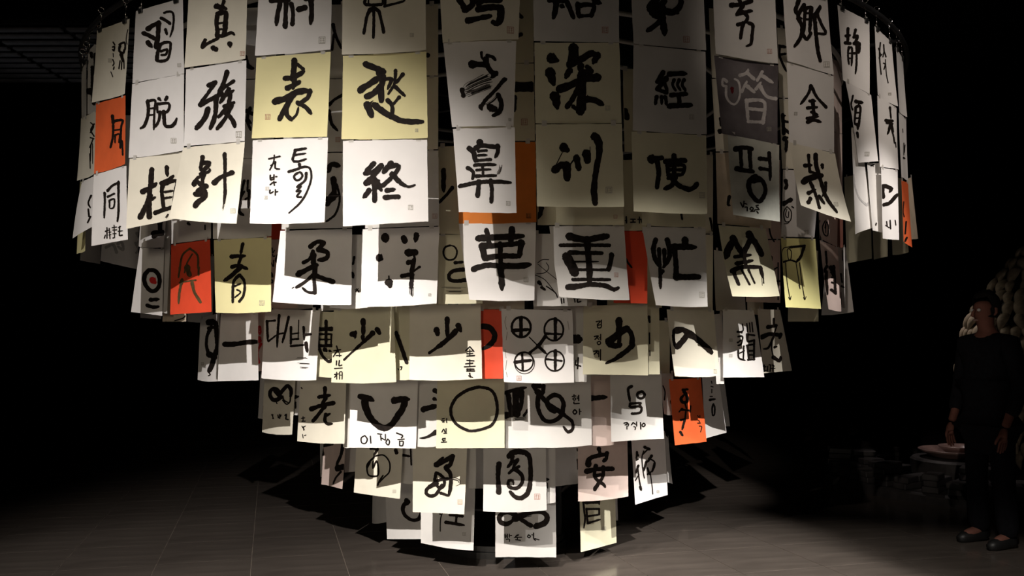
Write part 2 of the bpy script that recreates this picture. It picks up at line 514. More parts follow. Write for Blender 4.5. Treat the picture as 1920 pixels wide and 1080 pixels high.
    if tabs:
        for a in (0.10, 0.90):
            p = W[0] * (1 - a) + W[1] * a
            bm = bmesh.new()
            lo, hi = -0.008, 0.016
            vs_ = [p + ux * q[0] * 0.011 + Vector((0, 0, q[1])) + n * (off((p - o0).dot(ux), p.z) + 0.0009) * sgn - root for q in ((-1, lo), (1, lo), (1, hi), (-1, hi))]
            bm.faces.new([bm.verts.new(v) for v in vs_])
            obj('joining_tab', bm, M_TAB, so)
    so['_top'] = 0
    del so['_top']
    return so, W, n

S = sheet
# ---- outermost ring, left to right -------------------------------------------------
S(1,'g',(153,131,162,113,161,223,151,223),'narrow edge-on white sheet at the far left edge of the top row',[], dr=-.01)
S(1,'g',(165,96,185,74,188,203,161,216),'dim white sheet with a tall dripping brushed column, far left of the top row',[('A1','18 175,430 180,470/20 205,440 200,600/16 180,540 178,700/40 160,740 180,720/34 190,760 188,840/18 140,580 138,640')], dr=-.03)
S(1,'c',(182,57,243,35,235,176,175,193),'cream sheet with a thin column of tiny script above the red sheet, far left',[('A1','14 400,360 430,345 450,350 450,400/18 405,370 400,410 430,430 445,400/24 415,440 435,500/9 405,490 395,555/9 420,500 418,560/9 440,490 442,555/6 475,240 465,280 460,330 470,360/10 350,340 362,362/10 345,380 360,375 355,410 345,400/5 348,430 350,460/8 345,480 355,510 345,530/8 355,540 350,560/6 330,580 345,620')],[(205,113,7,'S')], dr=.02)
S(1,'c',(152,222,182,206,180,326,148,339),'narrow cream sheet with spindly dark brush lines left of the red sheet',[('B1','8 170,0 195,30 165,80/10 200,10 170,60 200,110/8 165,120 200,130/9 190,130 160,200/8 170,180 165,310/7 185,170 190,330/7 160,250 165,370')], dr=-.02)
S(1,'R',(180,194,235,179,237,308,178,326),'bright red-orange glossy sheet with a dark character hanging at the far left',[('B1','16 350,20 345,120 325,200/18 345,-10 430,-20 420,40 415,200/10 360,60 410,55/12 365,110 365,160/12 365,100 405,95 400,160/22 345,-55 350,0/14 430,150 440,260')], dr=.015)
S(1,'y',(150,341,158,339,160,470,145,476),'sliver of a yellow sheet at the extreme left edge, third row',[('B1','8 100,490 105,540')], dr=-.03, curl=.0)
S(1,'w',(154,341,180,329,174,424,134,447),'white sheet with its lower left corner curled out into a point',[('B1','12 180,590 160,650 175,690/10 160,700 165,760/9 175,760 155,810')], dr=-.01)
S(1,'w',(176,328,237,310,239,449,169,461),'white sheet brushed with 同 above three small signature characters',[('B1','16 285,570 285,650 278,770/18 310,550 350,510 400,485/18 400,480 400,600 400,720 390,800/14 310,600 365,575/14 325,630 325,690/12 325,630 365,620 360,685 330,695/9 285,880 310,870/9 300,850 298,935/8 285,910 275,935/8 320,855 325,940/6 315,890 335,885/6 315,910 335,905/7 345,850 385,845/7 350,870 385,868/7 362,830 365,930/6 350,900 380,898/8 365,930 350,935/8 400,850 415,840/8 408,840 405,915/7 395,880 430,875/9 410,915 430,910')], dr=.02)
S(1,'w',(255,21,343,-4,344,137,248,156),'white sheet brushed with 習, top row at the left',[('A1','16 770,105 800,95 835,100 845,130 845,180 835,240 815,300/22 745,148 780,165 815,190/20 780,240 790,280/34 640,235 680,205 725,190/34 725,185 722,260 712,340 705,380/30 605,270 650,290 700,320/34 640,345 670,380/28 730,365 715,430 705,485/20 730,365 770,345 815,345 818,380 810,430 790,480 740,495 705,488/16 740,415 790,400 780,440 745,445')],[(335,122,7,'S')])
S(1,'w',(248,158,345,138,345,282,241,296),'white sheet brushed with 脫 in squat clerical strokes',[('A1','24 640,820 645,900 635,960 610,1020 580,1040/18 640,820 700,818 695,900 690,1050/14 650,880 690,878/14 645,935 690,930/22 730,800 745,815/22 795,790 785,810/18 715,850 720,910/20 715,845 810,840 800,905 720,910/22 740,910 730,980 700,1030/26 770,905 775,970 785,1020 830,1025 860,1000 875,960')],[(327,264,10,'S')])
S(1,'c',(243,298,343,284,346,405,236,429),'cream sheet brushed with 植, bottom of the outer ring at the left',[('B1','36 665,380 655,480 640,600 635,760/34 590,560 640,530 700,490/34 650,590 610,680 565,765/18 660,620 690,600/30 785,360 790,430/26 735,490 790,465 840,430/30 755,490 740,560 750,690/26 755,500 860,470 850,560 830,680/16 765,560 830,550/16 765,610 825,600/28 680,730 740,705 845,680/5 770,770 790,740/5 762,765 782,738')])
S(1,'c',(354,-22,464,-32,462,111,349,128),'cream sheet brushed with 真, top row above 族',[('A1','34 1190,50 1240,65/22 1250,10 1235,50/22 1240,50 1265,70/28 1200,110 1190,180 1200,260 1195,290/34 1215,105 1265,105 1262,180 1255,280/16 1205,190 1240,185/16 1205,240 1240,235/26 1200,290 1250,290 1310,265 1335,280/24 1105,325 1085,370 1085,385/22 1085,385 1130,350 1210,310/34 1170,390 1190,400/32 1300,355 1305,380')],[(456,101,9,'s')])
S(1,'w',(349,130,462,113,459,264,346,274),'white sheet brushed with a slanting bold 族',[('A1','34 1130,690 1185,665/26 1180,665 1130,740 1050,850/30 1060,850 1110,820 1190,780 1230,750/34 1185,780 1180,900 1160,980 1135,1040/34 1120,880 1090,960 1030,1040/34 1275,580 1250,660 1200,770/28 1230,720 1330,655/28 1290,720 1215,830/26 1235,790 1330,730/30 1300,760 1280,850 1200,950/26 1250,860 1330,830/30 1310,850 1260,950 1190,1040/34 1250,900 1310,960 1335,1020')],[(447,252,12,'S')])
S(1,'c',(344,277,459,266,446,420,320,409),'cream sheet brushed with 針, its bottom edge swinging outward',[('B1','28 1090,280 1080,350 1075,390/32 1085,330 1145,330 1120,370 1085,400/24 1080,420 1145,400 1150,380/26 1030,490 1060,450 1085,440/28 1110,410 1095,480 1105,540/34 1030,500 1050,480 1090,510 1130,520/30 1060,560 1110,530 1080,590 1040,580/40 1110,560 1120,600 1080,640 1050,675/24 1265,255 1270,350 1270,450 1275,560 1270,660/d12 1270,660 1260,715/34 1190,490 1240,445 1325,405')],[(440,396,9,'S')], dr=.03, bow=.02)
S(1,'w',(486,-36,622,-40,622,94,481,106),'white sheet with the lower half of a broad-stroked character, top row above 表',[('A2','34 210,5 350,0/34 285,0 265,100 252,205/34 328,0 325,100 322,215/30 370,30 385,110 378,195/40 430,75 480,60/34 530,0 535,90 528,190/22 480,-5 550,-5')],[(605,76,13,'S')])
S(1,'y',(481,108,620,97,614,257,474,260),'yellow sheet brushed with 表, left of the other yellow sheet in the outer ring',[('A2','40 400,490 395,560 385,640/34 325,635 400,625 475,580/24 420,520 470,560/34 345,715 400,690 440,665/30 400,640 390,720/44 245,825 330,800 420,750 525,735/30 525,735 510,790 440,840/36 395,760 340,860 285,970/34 430,835 490,870 535,920/34 340,860 345,930 380,975/18 380,975 420,930 435,870')],[(504,220,10,'s')])
S(1,'w',(474,263,615,258,609,417,469,419),'bright white sheet with a long sweeping Korean syllable and a signature beside it',[('B2','20 410,225 390,300 400,315/18 410,225 495,210/16 405,265 495,250/18 400,315 440,315 500,295/20 445,340 450,360/16 360,400 410,385 480,360 525,370 540,420 535,480 500,580 450,660 370,735/16 430,410 405,435 415,465 445,465 470,435 455,405 430,410/18 500,410 490,470 430,520/14 430,525 460,520 425,560 460,555 430,600 465,605/12 195,295 240,285 285,275/10 240,265 235,320 205,385/12 250,320 250,370 285,378/8 210,350 240,330/11 210,430 212,465 240,460/10 240,425 240,465/10 215,450 240,446/10 255,440 265,440/10 230,490 210,505/10 240,480 245,510/9 225,490 260,485/11 210,550 210,575 240,560/10 255,545 255,590/9 255,565 275,562')],[(503,354,7,'S'),(501,371,7,'S')])
S(1,'c',(642,-50,798,-52,799,95,642,103),'cream sheet with the trident-like foot of a character, top row above 愁',[('A2','22 975,0 980,40 1110,38 1110,-10/12 1000,-10 1000,30/18 1130,55 1280,15 1290,-5/20 1135,10 1135,55/22 1040,45 1045,180 1042,310/24 1010,90 985,150 965,275/24 1085,95 1105,170 1125,265/30 1010,90 1045,70 1085,95')],[(773,67,7,'S')])
S(1,'y',(643,105,799,97,803,260,642,262),'yellow sheet brushed with 愁 whose last stroke runs to the right edge',[('A2','44 975,520 1040,545 1120,580/44 1085,590 1110,620 1100,700 1100,815/44 930,730 1000,680 1060,640/40 985,780 1040,750 1100,690/28 1120,640 1180,635/24 1185,640 1150,720/22 1215,570 1210,640 1200,690 1155,760/24 1275,600 1220,670/26 1210,700 1290,775/46 985,850 1020,935/d26 1010,840 1040,820/40 1045,850 1110,900 1180,940 1280,980 1440,990/30 1150,810 1185,850 1190,930/22 1245,785 1190,850')],[(782,245,6,'S')])
S(1,'w',(643,264,801,261,803,415,642,424),'bright white sheet brushed with thick 終, below the yellow sheet',[('B2','34 1040,330 970,405/30 970,410 1030,400 1110,335/34 1100,350 1040,430 970,480/34 975,490 1080,470/34 1045,490 1045,630/34 1000,550 955,605/30 1080,520 1100,545/30 1030,430 1100,520/36 1180,330 1120,400/30 1150,360 1230,345 1240,370 1190,440 1110,510/40 1190,420 1260,490/30:14 1260,490 1320,520 1375,505/32 1145,550 1210,540/34 1130,605 1240,600')],[(770,389,9,'S')])
S(1,'c',(822,-58,977,-62,972,74,830,80),'cream sheet with the lower part of 鳴, top row above 者',[('A3','44 265,0 300,60 320,90/40 375,0 370,50 310,95/40 410,0 430,80/44 420,90 500,75 600,70/44 430,20 590,10/48 600,75 600,150 575,215/40 335,180 420,165 520,145/30 540,195 570,220')],[(957,58,13,'s')], bow=.03)
S(1,'w',(831,81,968,77,963,238,848,240),'white sheet brushed with 者 in dry broad strokes',[('A3','44 370,540 430,535 490,540/40 365,530 400,520/18 445,435 450,480 490,520/24 490,460 530,470 555,495/36 480,490 490,540 520,590 560,610/34 565,605 530,640/d60 520,640 420,680 290,740/30 290,740 300,790/d40 320,780 420,750 540,700/26 630,650 560,740 480,830 440,890/22 640,650 600,690/30 440,880 450,910/d20 470,880 540,830 580,780/34 580,780 605,850 590,920 540,955/44 520,890 550,900')],[(956,226,5,'S')], bow=.045)
S(1,'w',(849,242,965,239,968,400,861,399),'white sheet brushed with 鼻, bowed outward along its left side',[('B3','40 430,165 450,190/34 400,215 440,195 570,205/30 575,195 575,250 555,290/36 345,215 380,250 395,320/20 420,240 485,235/18 420,275 490,272/22 395,318 520,310/22 390,355 480,350 560,350/d22 600,350 595,390 570,435/24 335,375 380,410 375,465/18 405,395 520,390/22 405,445 560,440/20 455,360 460,440/28 270,520 400,500 520,490 680,490/32 425,490 420,560 415,605/30 520,480 530,560 525,655')],[(953,383,8,'S')], bow=.05, dr=.02)
S(1,'g',(999,-66,1160,-67,1161,79,1001,77),'dim cream sheet with the lower part of 船, top row above 深',[('A3','28 990,10 1040,10 1130,20/40 1050,20 1040,90 1025,150/34 1130,20 1160,90 1185,150/30 1090,55 1110,65/34 1220,40 1225,130/34 1230,50 1350,50 1330,130/26 1230,140 1330,130/34 1360,20 1410,30/30 1340,-10 1400,20')],[(1134,57,12,'s')])
S(1,'o',(1002,80,1161,80,1166,230,1004,231),'dim olive-cream sheet brushed with bold 深',[('A3','60 1010,470 1060,490/66 1000,590 1030,680/60 1040,780 1060,870/66 1190,390 1190,450 1160,520/44 1160,520 1250,480 1340,430 1385,455/44 1385,450 1350,510/44 1250,530 1260,580 1330,575/30 1300,540 1330,560/40 1160,570 1130,625/50 1080,720 1160,690 1270,640 1390,625/30 1390,640 1340,650/66 1260,600 1260,720 1250,890/36 1240,690 1190,790 1140,860/30 1270,800 1320,790/44 1300,800 1370,810 1430,845/30 1190,860 1250,900')],[(1140,202,9,'S')])
S(1,'o',(1004,233,1166,232,1170,388,1007,387),'olive-cream sheet brushed with 訓 with one long right stroke',[('B3','60 1110,200 1140,220/6 1100,240 1050,340/50 1040,380 1090,345 1140,350/56 1135,350 1140,450/10 1155,350 1200,290/44 1215,285 1235,370/52 1295,250 1305,310/5 1325,240 1325,195/46 1360,110 1390,150 1400,250 1380,350 1365,450 1360,560 1370,650')],[(1142,356,12,'S')])
S(1,'g',(1182,-58,1318,-50,1323,95,1187,82),'dim white sheet with the looped lower part of 弟, top row above 經',[('A4','44 250,70 260,30 310,0/50 250,80 300,60 360,20 370,0/44 270,110 340,90 420,110 480,70 500,20 490,0/44 270,60 280,130 320,140/50 340,60 345,150 360,290/40 350,150 290,210 225,255/30 380,90 470,110')],[(1284,76,12,'s')])
S(1,'g',(1188,84,1323,97,1324,252,1185,245),'dim white sheet brushed with compact 經, left of the charcoal sheet',[('A4','34 355,590 310,665/34 310,665 370,650/34 380,640 310,720/30 305,725 380,755/28 360,670 390,745/26 300,790 288,850/24 340,790 340,850/24 370,790 380,850/34 405,605 480,600 545,600/22 445,650 430,690 455,735/22 485,650 470,690 495,735/22 525,650 510,690 535,735/30 420,775 540,765/34 480,775 485,850/34 400,865 470,860 580,855')],[(1295,220,9,'S')])
S(1,'o',(1184,247,1324,254,1327,401,1188,396),'dim olive-cream sheet brushed with 使, right of the single long stroke sheet, bottom row',[('B4','60 260,300 290,300/34 260,290 340,290/34 300,310 315,400 300,530/34 370,320 450,310 530,310/32 440,270 440,440/30 385,350 390,420/28 390,350 520,350 510,420/24 400,385 510,385/26 390,430 510,425/24 390,455 450,450/34 450,440 420,510 360,540/34 430,470 490,520 560,545/34 560,545 600,530 630,500')],[(1316,366,11,'S')], bow=.02)
S(1,'g',(1336,-42,1453,-26,1457,120,1339,102),'dim white sheet brushed with 秀, top row above the charcoal sheet',[('A4','30 905,45 970,40 1070,10/26 970,0 1000,60/30 1000,50 950,120/26 950,120 1020,100 1075,90/26 1000,100 1040,140/24 955,205 1020,180 1040,145/26 1000,190 985,260 975,315/24 1045,190 1080,210 1070,300 1060,360 1020,380')],[(1441,97,9,'s')])
S(1,'d',(1339,104,1459,122,1457,270,1352,251),'charcoal grey washed sheet with a pale brushed character and bulb shape',[('A4','22 985,610 1040,590 1050,560/24 1045,590 1100,640/20 1125,650 1165,580/24 1160,610 1250,670/20 1000,740 1040,660/24 1045,700 1100,745/20 1115,720 1155,665/24 1150,700 1200,780 1275,800/24 1035,810 1050,985/24 1035,815 1180,825 1170,995/22 1060,880 1170,890/22 1050,985 1170,990/18 875,660 845,640 840,690 870,700/16 870,700 870,780 900,830 940,845 975,800 985,720 970,660 940,640','l'),('A4','22 918,715 920,750','R')],[(1442,242,8,'S')])
S(1,'x',(1364,252,1461,272,1459,416,1372,403),'crumpled grey-green sheet with the Korean syllable 평 and a small signature',[('B4','34 945,215 1000,205 1070,215/26 980,220 985,380/26 1050,220 1055,390/34 950,375 1010,390 1070,400/26 1210,250 1215,360 1210,470/26 1130,295 1200,300/26 1130,375 1200,385/30 1090,440 1040,480 1040,560 1080,630 1110,645 1150,600 1165,540 1140,470 1090,440/30 1065,480 1140,470/8 970,650 985,690/8 995,640 990,685/8 1000,660 1015,665/8 1000,690 1015,690 1015,720/8 1045,690 1035,705 1050,715 1060,700 1045,690/8 1040,725 1070,722/8 1080,680 1100,675/8 1085,690 1100,700/7 1070,712 1105,710/8 1085,725 1095,740')], bow=.02)
S(1,'w',(1467,-24,1551,-6,1562,141,1474,115),'white sheet brushed with 鄉, top row right of the charcoal column',[('A5','30 250,0 220,80 230,110/30 290,40 240,130 270,150/26 240,150 270,210 260,300 205,380/24 280,80 350,60 345,130/26 300,60 290,200 280,280/26 345,80 340,200 330,260/16 300,110 345,105/16 290,160 340,155/24 280,280 310,320 345,270/18 420,50 380,110 375,130/28 375,120 385,250 400,400 420,495/22 420,60 400,110 430,190 465,260 450,275 400,270')],[(1549,121,11,'S')])
S(1,'w',(1475,117,1563,143,1565,286,1482,266),'white sheet brushed with peaked 金, between two rows right of the charcoal sheet',[('A5','22 340,695 320,760 260,845/22 345,700 390,790 465,870/20 330,820 375,820/26 355,820 365,960/22 315,875 390,870/20 345,910 395,930/24 315,990 360,975 420,990/18 310,960 400,945')],[(1492,213,6,'S')])
S(1,'c',(1481,267,1565,288,1585,417,1493,386),'cream sheet brushed with 栽, its lower right corner flicked outward',[('B5','20 322,265 325,400/26 290,350 345,345/28 380,260 380,340 400,430 440,600 515,730/22 430,345 432,375/40 270,485 310,455 420,430/22 325,490 360,600 375,695/26 300,575 360,545/24 335,510 350,560/28 290,650 310,620/24 385,600 420,660/20 450,490 440,560 410,600/18 330,400 400,420')],[(1560,384,8,'S')], dr=.02, curl=.03)
S(1,'w',(1570,9,1630,40,1632,176,1584,149),'white sheet brushed with 靜, top row at the right',[('A5','20 650,230 650,350/18 635,290 665,285/22 630,345 670,350/16 660,380 655,440 665,520/14 660,390 685,390 685,530/10 665,430 685,430/10 665,470 685,470/18 710,240 700,290/20 700,300 725,290 710,350/24 705,350 740,355 735,420/16 700,430 725,430/14 718,330 722,500 716,595')])
S(1,'w',(1585,151,1634,178,1648,302,1616,304),'white sheet with 領 turning away, second row at the right',[('A5','14 690,775 670,860/16 675,860 690,890/26 715,820 770,830/14 745,830 735,860/18 715,870 708,1000/18 718,865 755,870 745,1020/12 720,910 750,910/12 718,955 748,955/14 712,1000 745,1000'),('B5','16 720,10 735,20 740,50/20 735,80 745,120')],[(1630,288,8,'S')])
S(1,'g',(1596,240,1620,290,1637,427,1604,439),'grey sheet seen from behind, twisted, with a faint bent line showing through',[('B5','12 690,480 740,600 810,670/10 700,480 690,420/10 810,670 830,610','g')], dr=-.04)
S(1,'g',(1626,306,1652,306,1660,438,1634,432),'grey sheet in shade between the twisted sheet and the rightmost long white one',[('B5','8 835,350 865,335/10 865,830 870,815')], dr=-.03)
S(1,'w',(1640,49,1672,78,1681,200,1644,178),'narrow white sheet with thin sprig-like character 牧, top right',[('A5','10 912,345 905,460 920,600/8 895,390 915,440/8 900,470 925,440/9 940,360 945,420/8 935,460 945,420 960,460/8 940,510 955,520 945,560/6 955,480 965,600 978,670')],[(1669,176,5,'S')])
S(1,'w',(1645,179,1681,202,1682,318,1648,313),'narrow white sheet with a spiky tree-like character at the right',[('A5','14 985,870 992,960/18 950,975 1005,980/14 990,980 970,1050/12 995,990 1010,1070'),('B5','20 960,0 1005,10/16 990,20 960,95/14 990,30 1010,120 1015,170/8 1025,160 1028,200')])
S(1,'w',(1652,314,1683,319,1685,450,1656,447),'bright white sheet with a bracket-shaped stroke and small script below, far right',[('B5','28 925,520 960,515 1000,535 990,560/30 925,520 935,600/24 940,665 990,650 1030,600 1050,580/8 970,800 975,840/8 995,790 1000,860/6 960,830 990,850/6 1030,790 1035,830')], dr=.01)
S(1,'w',(1680,88,1693,110,1699,220,1685,209),'edge-on white sheet at the far right of the top row',[],dr=-.02)
S(1,'w',(1685,211,1699,222,1702,339,1688,332),'edge-on white sheet with a tiny star-like mark at the far right, second row',[('B5','5 1090,50 1092,80/7 1100,165 1098,260/14 1095,285 1110,290/6 1110,180 1105,240')],dr=-.02)
S(1,'R',(1690,337,1703,343,1708,464,1696,452),'narrow red-orange sheet with dark streaks at the far right edge',[('B5','8 1105,640 1100,720 1110,760/8 1125,800 1120,900/10 1130,930 1120,960')],dr=.0)
S(1,'k',(1700,336,1709,332,1720,448,1693,450),'kraft-toned sheet behind the narrow red-orange one at the far right',[],dr=-.04)
# far side of the outer ring seen at both ends
S(1,'g',(158,352,192,352,187,495,150,488),'grey sheet seen from behind, low at the far left end',[], far=True)
S(1,'w',(198,352,262,352,258,505,189,489),'white sheet lit from inside the ring, ghost strokes showing through, low left',[('B1','20 300,1010 360,990 390,1050/18 400,980 430,970 440,1030 400,1000/14 540,990 560,960/14 545,1050 560,1020','g'),('C1','18 545,160 560,200/16 535,240 560,290/14 540,320 560,300','g')], far=True)
S(1,'w',(200,216,262,216,262,350,196,350),'white sheet back glimpsed right of the far left red sheet',[], far=True)
S(1,'o',(1583,332,1631,322,1634,485,1587,494),'dark olive sheet back hanging below right, left of the shaded pair',[], far=True)
S(1,'o',(1633,330,1664,330,1664,481,1637,487),'dark olive sheet back below the bright bracket sheet on the right',[], far=True)
S(1,'o',(1669,330,1694,335,1703,473,1673,478),'dark olive sheet back lowest beside the far right red sheet',[], far=True)
# ---- second ring -------------------------------------------------------------------
S(2,'w',(268,322,318,320,308,464,262,462),'grey-lit sheet with the foot of 上 just below the cream 植 sheet',[('C1','30 740,70 745,150/40 700,165 790,155/24 700,190 730,170')])
S(2,'w',(262,464,308,467,302,592,243,585),'white sheet with a thick black ring round a red blot, lower left',[('C1','30 640,460 605,500 605,560 640,620 690,625 725,580 725,510 690,465 640,460/26 650,700 720,695/26 620,745 670,760 715,755'),('C1','40 670,540 690,560','r')], dr=.01)
S(2,'g',(312,330,328,330,310,588,295,585),'narrow grey sheet edge between the ringed blot and the red drawing',[('C1','14 745,360 748,430')],dr=-.03)
S(2,'k',(312,478,350,478,349,603,304,603),'kraft cream sheet peeking out below the red drawing',[('C1','8 850,870 920,850 940,830')],dr=-.12)
S(2,'g',(322,330,396,326,394,447,321,457),'shaded cream sheet directly above the red drawing',[('C1','18 955,80 965,90/10 1090,95 1090,130')])
S(2,'r',(321,459,394,449,396,585,320,590),'red sheet with an olive brush drawing of a tent-like figure',[('C1','14 980,285 920,340 900,440/14 980,285 1040,340 1045,440/16 900,440 890,520/36 960,440 980,500/20 920,540 900,640 895,730/22 1000,560 1020,640 1065,720/14 1050,440 1050,500/10 900,560 1030,540/10 1000,330 960,400 940,480','o')], dr=.01)
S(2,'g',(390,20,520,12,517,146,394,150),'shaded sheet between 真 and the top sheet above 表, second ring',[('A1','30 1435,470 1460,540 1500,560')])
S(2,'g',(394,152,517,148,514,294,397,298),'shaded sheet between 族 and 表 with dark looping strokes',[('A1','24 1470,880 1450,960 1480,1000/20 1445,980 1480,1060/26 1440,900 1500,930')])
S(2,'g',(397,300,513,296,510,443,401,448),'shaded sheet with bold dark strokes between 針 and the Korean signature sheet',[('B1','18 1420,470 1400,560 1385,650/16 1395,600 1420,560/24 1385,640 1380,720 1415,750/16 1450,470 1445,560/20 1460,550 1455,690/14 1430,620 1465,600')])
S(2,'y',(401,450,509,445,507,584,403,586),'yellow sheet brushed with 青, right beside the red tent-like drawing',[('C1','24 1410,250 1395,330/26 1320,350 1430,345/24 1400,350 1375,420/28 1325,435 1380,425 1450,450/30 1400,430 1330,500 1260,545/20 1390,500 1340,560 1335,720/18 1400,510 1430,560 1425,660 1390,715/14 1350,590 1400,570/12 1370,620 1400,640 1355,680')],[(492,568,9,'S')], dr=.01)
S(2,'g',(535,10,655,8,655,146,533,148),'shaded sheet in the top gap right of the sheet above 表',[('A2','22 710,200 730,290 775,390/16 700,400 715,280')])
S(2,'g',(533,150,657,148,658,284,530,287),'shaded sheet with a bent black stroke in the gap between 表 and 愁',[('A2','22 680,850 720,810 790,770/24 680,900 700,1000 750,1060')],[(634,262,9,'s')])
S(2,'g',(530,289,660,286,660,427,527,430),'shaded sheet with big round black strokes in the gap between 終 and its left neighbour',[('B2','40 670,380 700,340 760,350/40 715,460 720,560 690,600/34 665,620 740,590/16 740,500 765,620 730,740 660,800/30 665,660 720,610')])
S(2,'w',(526,433,660,429,658,572,511,566),'white sheet brushed with 柔, in the second ring, half in shade, half brightly lit',[('C2','34 535,270 590,230 640,240/34 640,240 590,300/34 600,295 670,320 660,365 600,380/26 555,310 530,370 480,400/34 560,340 560,430/38 440,495 520,450 590,420/34 570,420 570,520/24 560,500 490,560 425,600/34 570,500 640,530 715,555/24 565,500 570,580 575,645/20 575,645 520,640 475,605/6 390,608 405,600')], bow=.02)
S(2,'c',(700,10,822,8,822,142,700,144),'cream sheet glimpsed right of the top sheet above 愁',[('A2','30 1480,450 1485,450')])
S(2,'c',(700,146,822,144,822,280,698,282),'cream sheet edge glimpsed right of the yellow 愁 sheet',[])
S(2,'g',(690,285,822,282,823,423,684,428),'grey sheet strip right of 終, above 洋',[],[(815,405,9,'s')])
S(2,'w',(680,430,824,425,818,569,676,575),'white sheet brushed with 洋, vertical shadow edge at its left',[('C2','56 1135,195 1140,205/52 1090,360 1110,370/50 1170,560 1180,590/10 1170,510 1172,550/40 1285,200 1295,225/36 1388,175 1380,230/46 1325,320 1380,318/16 1370,340 1380,380/34 1325,400 1370,390/30 1370,380 1350,480/16 1415,435 1360,475/30 1275,510 1350,495/30 1355,490 1350,600/d28 1350,600 1355,680')],[(806,553,5,'S')], bow=.02)
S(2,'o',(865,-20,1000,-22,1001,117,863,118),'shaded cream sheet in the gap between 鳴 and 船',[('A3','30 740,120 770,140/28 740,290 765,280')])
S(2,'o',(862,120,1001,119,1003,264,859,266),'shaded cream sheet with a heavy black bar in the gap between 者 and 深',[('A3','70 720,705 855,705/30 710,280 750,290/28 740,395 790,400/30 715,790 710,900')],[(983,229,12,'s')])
S(2,'n',(858,268,1004,266,1006,416,860,419),'rust-orange sheet behind the bowed 鼻 sheet',[],[(991,405,9,'b' if 0 else 'o')])
S(2,'w',(860,420,1005,417,1002,563,880,562),'white sheet brushed with broad cross-like 革 below the rust-orange sheet',[('C3','34 485,140 495,190 510,260/44 690,130 680,240/44 420,205 520,200 780,185/40 445,270 600,260 770,245/44 450,270 470,370/44 765,240 750,350/36 480,365 600,350 750,350/34 595,250 600,430/40 380,455 480,425 600,430/44 600,430 740,430 840,415/44 600,430 610,620')],[(986,525,9,'S')], bow=.035)
S(2,'o',(1005,285,1168,285,1170,422,1008,422),'shaded cream sheet just below 訓 with one black hook at its left',[('B3','34 930,690 920,740 895,770')],[(1154,406,7,'s')])
S(2,'g',(1030,424,1170,424,1178,563,1046,557),'grey-white sheet brushed with 重, a ladder of horizontal strokes, second ring',[('C3','44 1150,190 1280,215 1460,185/24 1080,260 1280,260 1475,262/30 1150,320 1290,325 1410,325/44 1290,210 1300,400 1300,580/60 1125,350 1160,420 1185,480/34 1490,340 1480,400 1460,455/12 1180,395 1380,395/20 1200,460 1460,462/22 1170,540 1470,540/34 1130,600 1180,600 1300,580 1420,590 1500,620 1540,605')],[(1153,516,8,'s')], bow=.03, curl=.02)
S(2,'o',(1168,130,1210,130,1212,285,1170,285),'dark sheet glimpsed in the gap between 深 and 經',[('A3','40 1600,900 1620,960')])
S(2,'o',(1203,288,1322,292,1323,425,1204,422),'shaded sheet just below 使 with one short vertical stroke',[('C4','16 500,-5 503,30 508,55')])
S(2,'g',(1204,425,1323,428,1325,575,1227,572),'grey-white sheet brushed with seal-script 忙',[('C4','32 295,215 275,290 290,370 320,420/32 385,215 400,290 395,370 350,440/26 320,290 325,450 325,610/28 360,300 362,420/24 345,470 330,490/44 530,220 530,250/42 435,275 620,275/40 440,280 448,400 450,520/42 450,520 640,515')],[(1313,553,11,'S')], bow=.02)
S(2,'c',(1329,15,1440,30,1442,146,1334,146),'cream sheet edge left of 秀, second ring top row',[])
S(2,'c',(1334,148,1442,148,1446,282,1342,284),'cream sheet edge left of the charcoal sheet with dark strokes at its foot',[('A4','16 820,960 825,1020/22 810,1060 850,1050'),('B4','22 815,80 860,65')])
S(2,'k',(1342,286,1446,284,1448,428,1347,419),'brownish sheet behind the crumpled 평 sheet, ink loop at its left',[('B4','22 900,600 890,660 905,670')])
S(2,'o',(1347,422,1434,429,1457,555,1364,556),'olive-cream sheet brushed with 笑, its lower half brightly lit',[('C4','44 850,345 900,250 920,205/40 915,200 960,300 980,330/40 980,330 1040,230 1045,180/44 1040,170 1090,250 1130,330/24 920,355 1040,340/24 930,410 1050,385/22 985,330 995,430/30 895,470 960,440 1110,440/22 900,470 930,580/28 1110,440 1120,520/d20 1120,520 1115,590/14 960,460 1005,580/14 1010,460 1045,570')], bow=.035, curl=.02)
S(2,'c',(1457,52,1538,60,1540,184,1461,183),'cream sheet with a box-shaped stroke in the gap left of 鄉',[('A5','18 90,380 100,470 150,575/22 85,375 145,380/18 110,440 150,435')])
S(2,'c',(1461,185,1541,187,1541,317,1468,316),'cream sheet with thick broken strokes in the gap left of 金',[('A5','26 120,930 130,1080/14 120,940 145,935/16 130,980 180,990/12 130,1030 175,1070'),('B5','16 130,0 130,40/14 135,60 180,90/34 140,130 160,120/24 155,150 150,235')])
S(2,'w',(1468,318,1536,320,1529,445,1465,444),'white sheet with a small spiral drawing, half shaded, above the yellow one',[('B5','8 125,650 185,620/30 125,655 180,625/7 150,680 125,730 140,800 180,790 185,720 150,680/6 150,700 140,750 160,770 165,720/5 130,820 160,815 185,780/9 190,680 205,690/24 140,470 150,510 140,530')],[(1513,435,8,'S')])
S(2,'Y',(1464,446,1529,448,1538,579,1471,576),'lemon-yellow sheet with a thin-lined long-legged figure drawing',[('C5','6 115,400 110,320 130,280 200,270/16 180,275 300,262/20 295,270 270,350 240,385/6 155,300 165,370 185,370 190,310 165,285 155,300/12 120,395 180,380 235,395/6 140,400 150,550 175,700/5 160,680 175,700 185,670/6 230,400 265,610/5 255,580 265,610/6 260,400 280,560 305,700/5 295,680 305,700 315,675')], dr=.01)
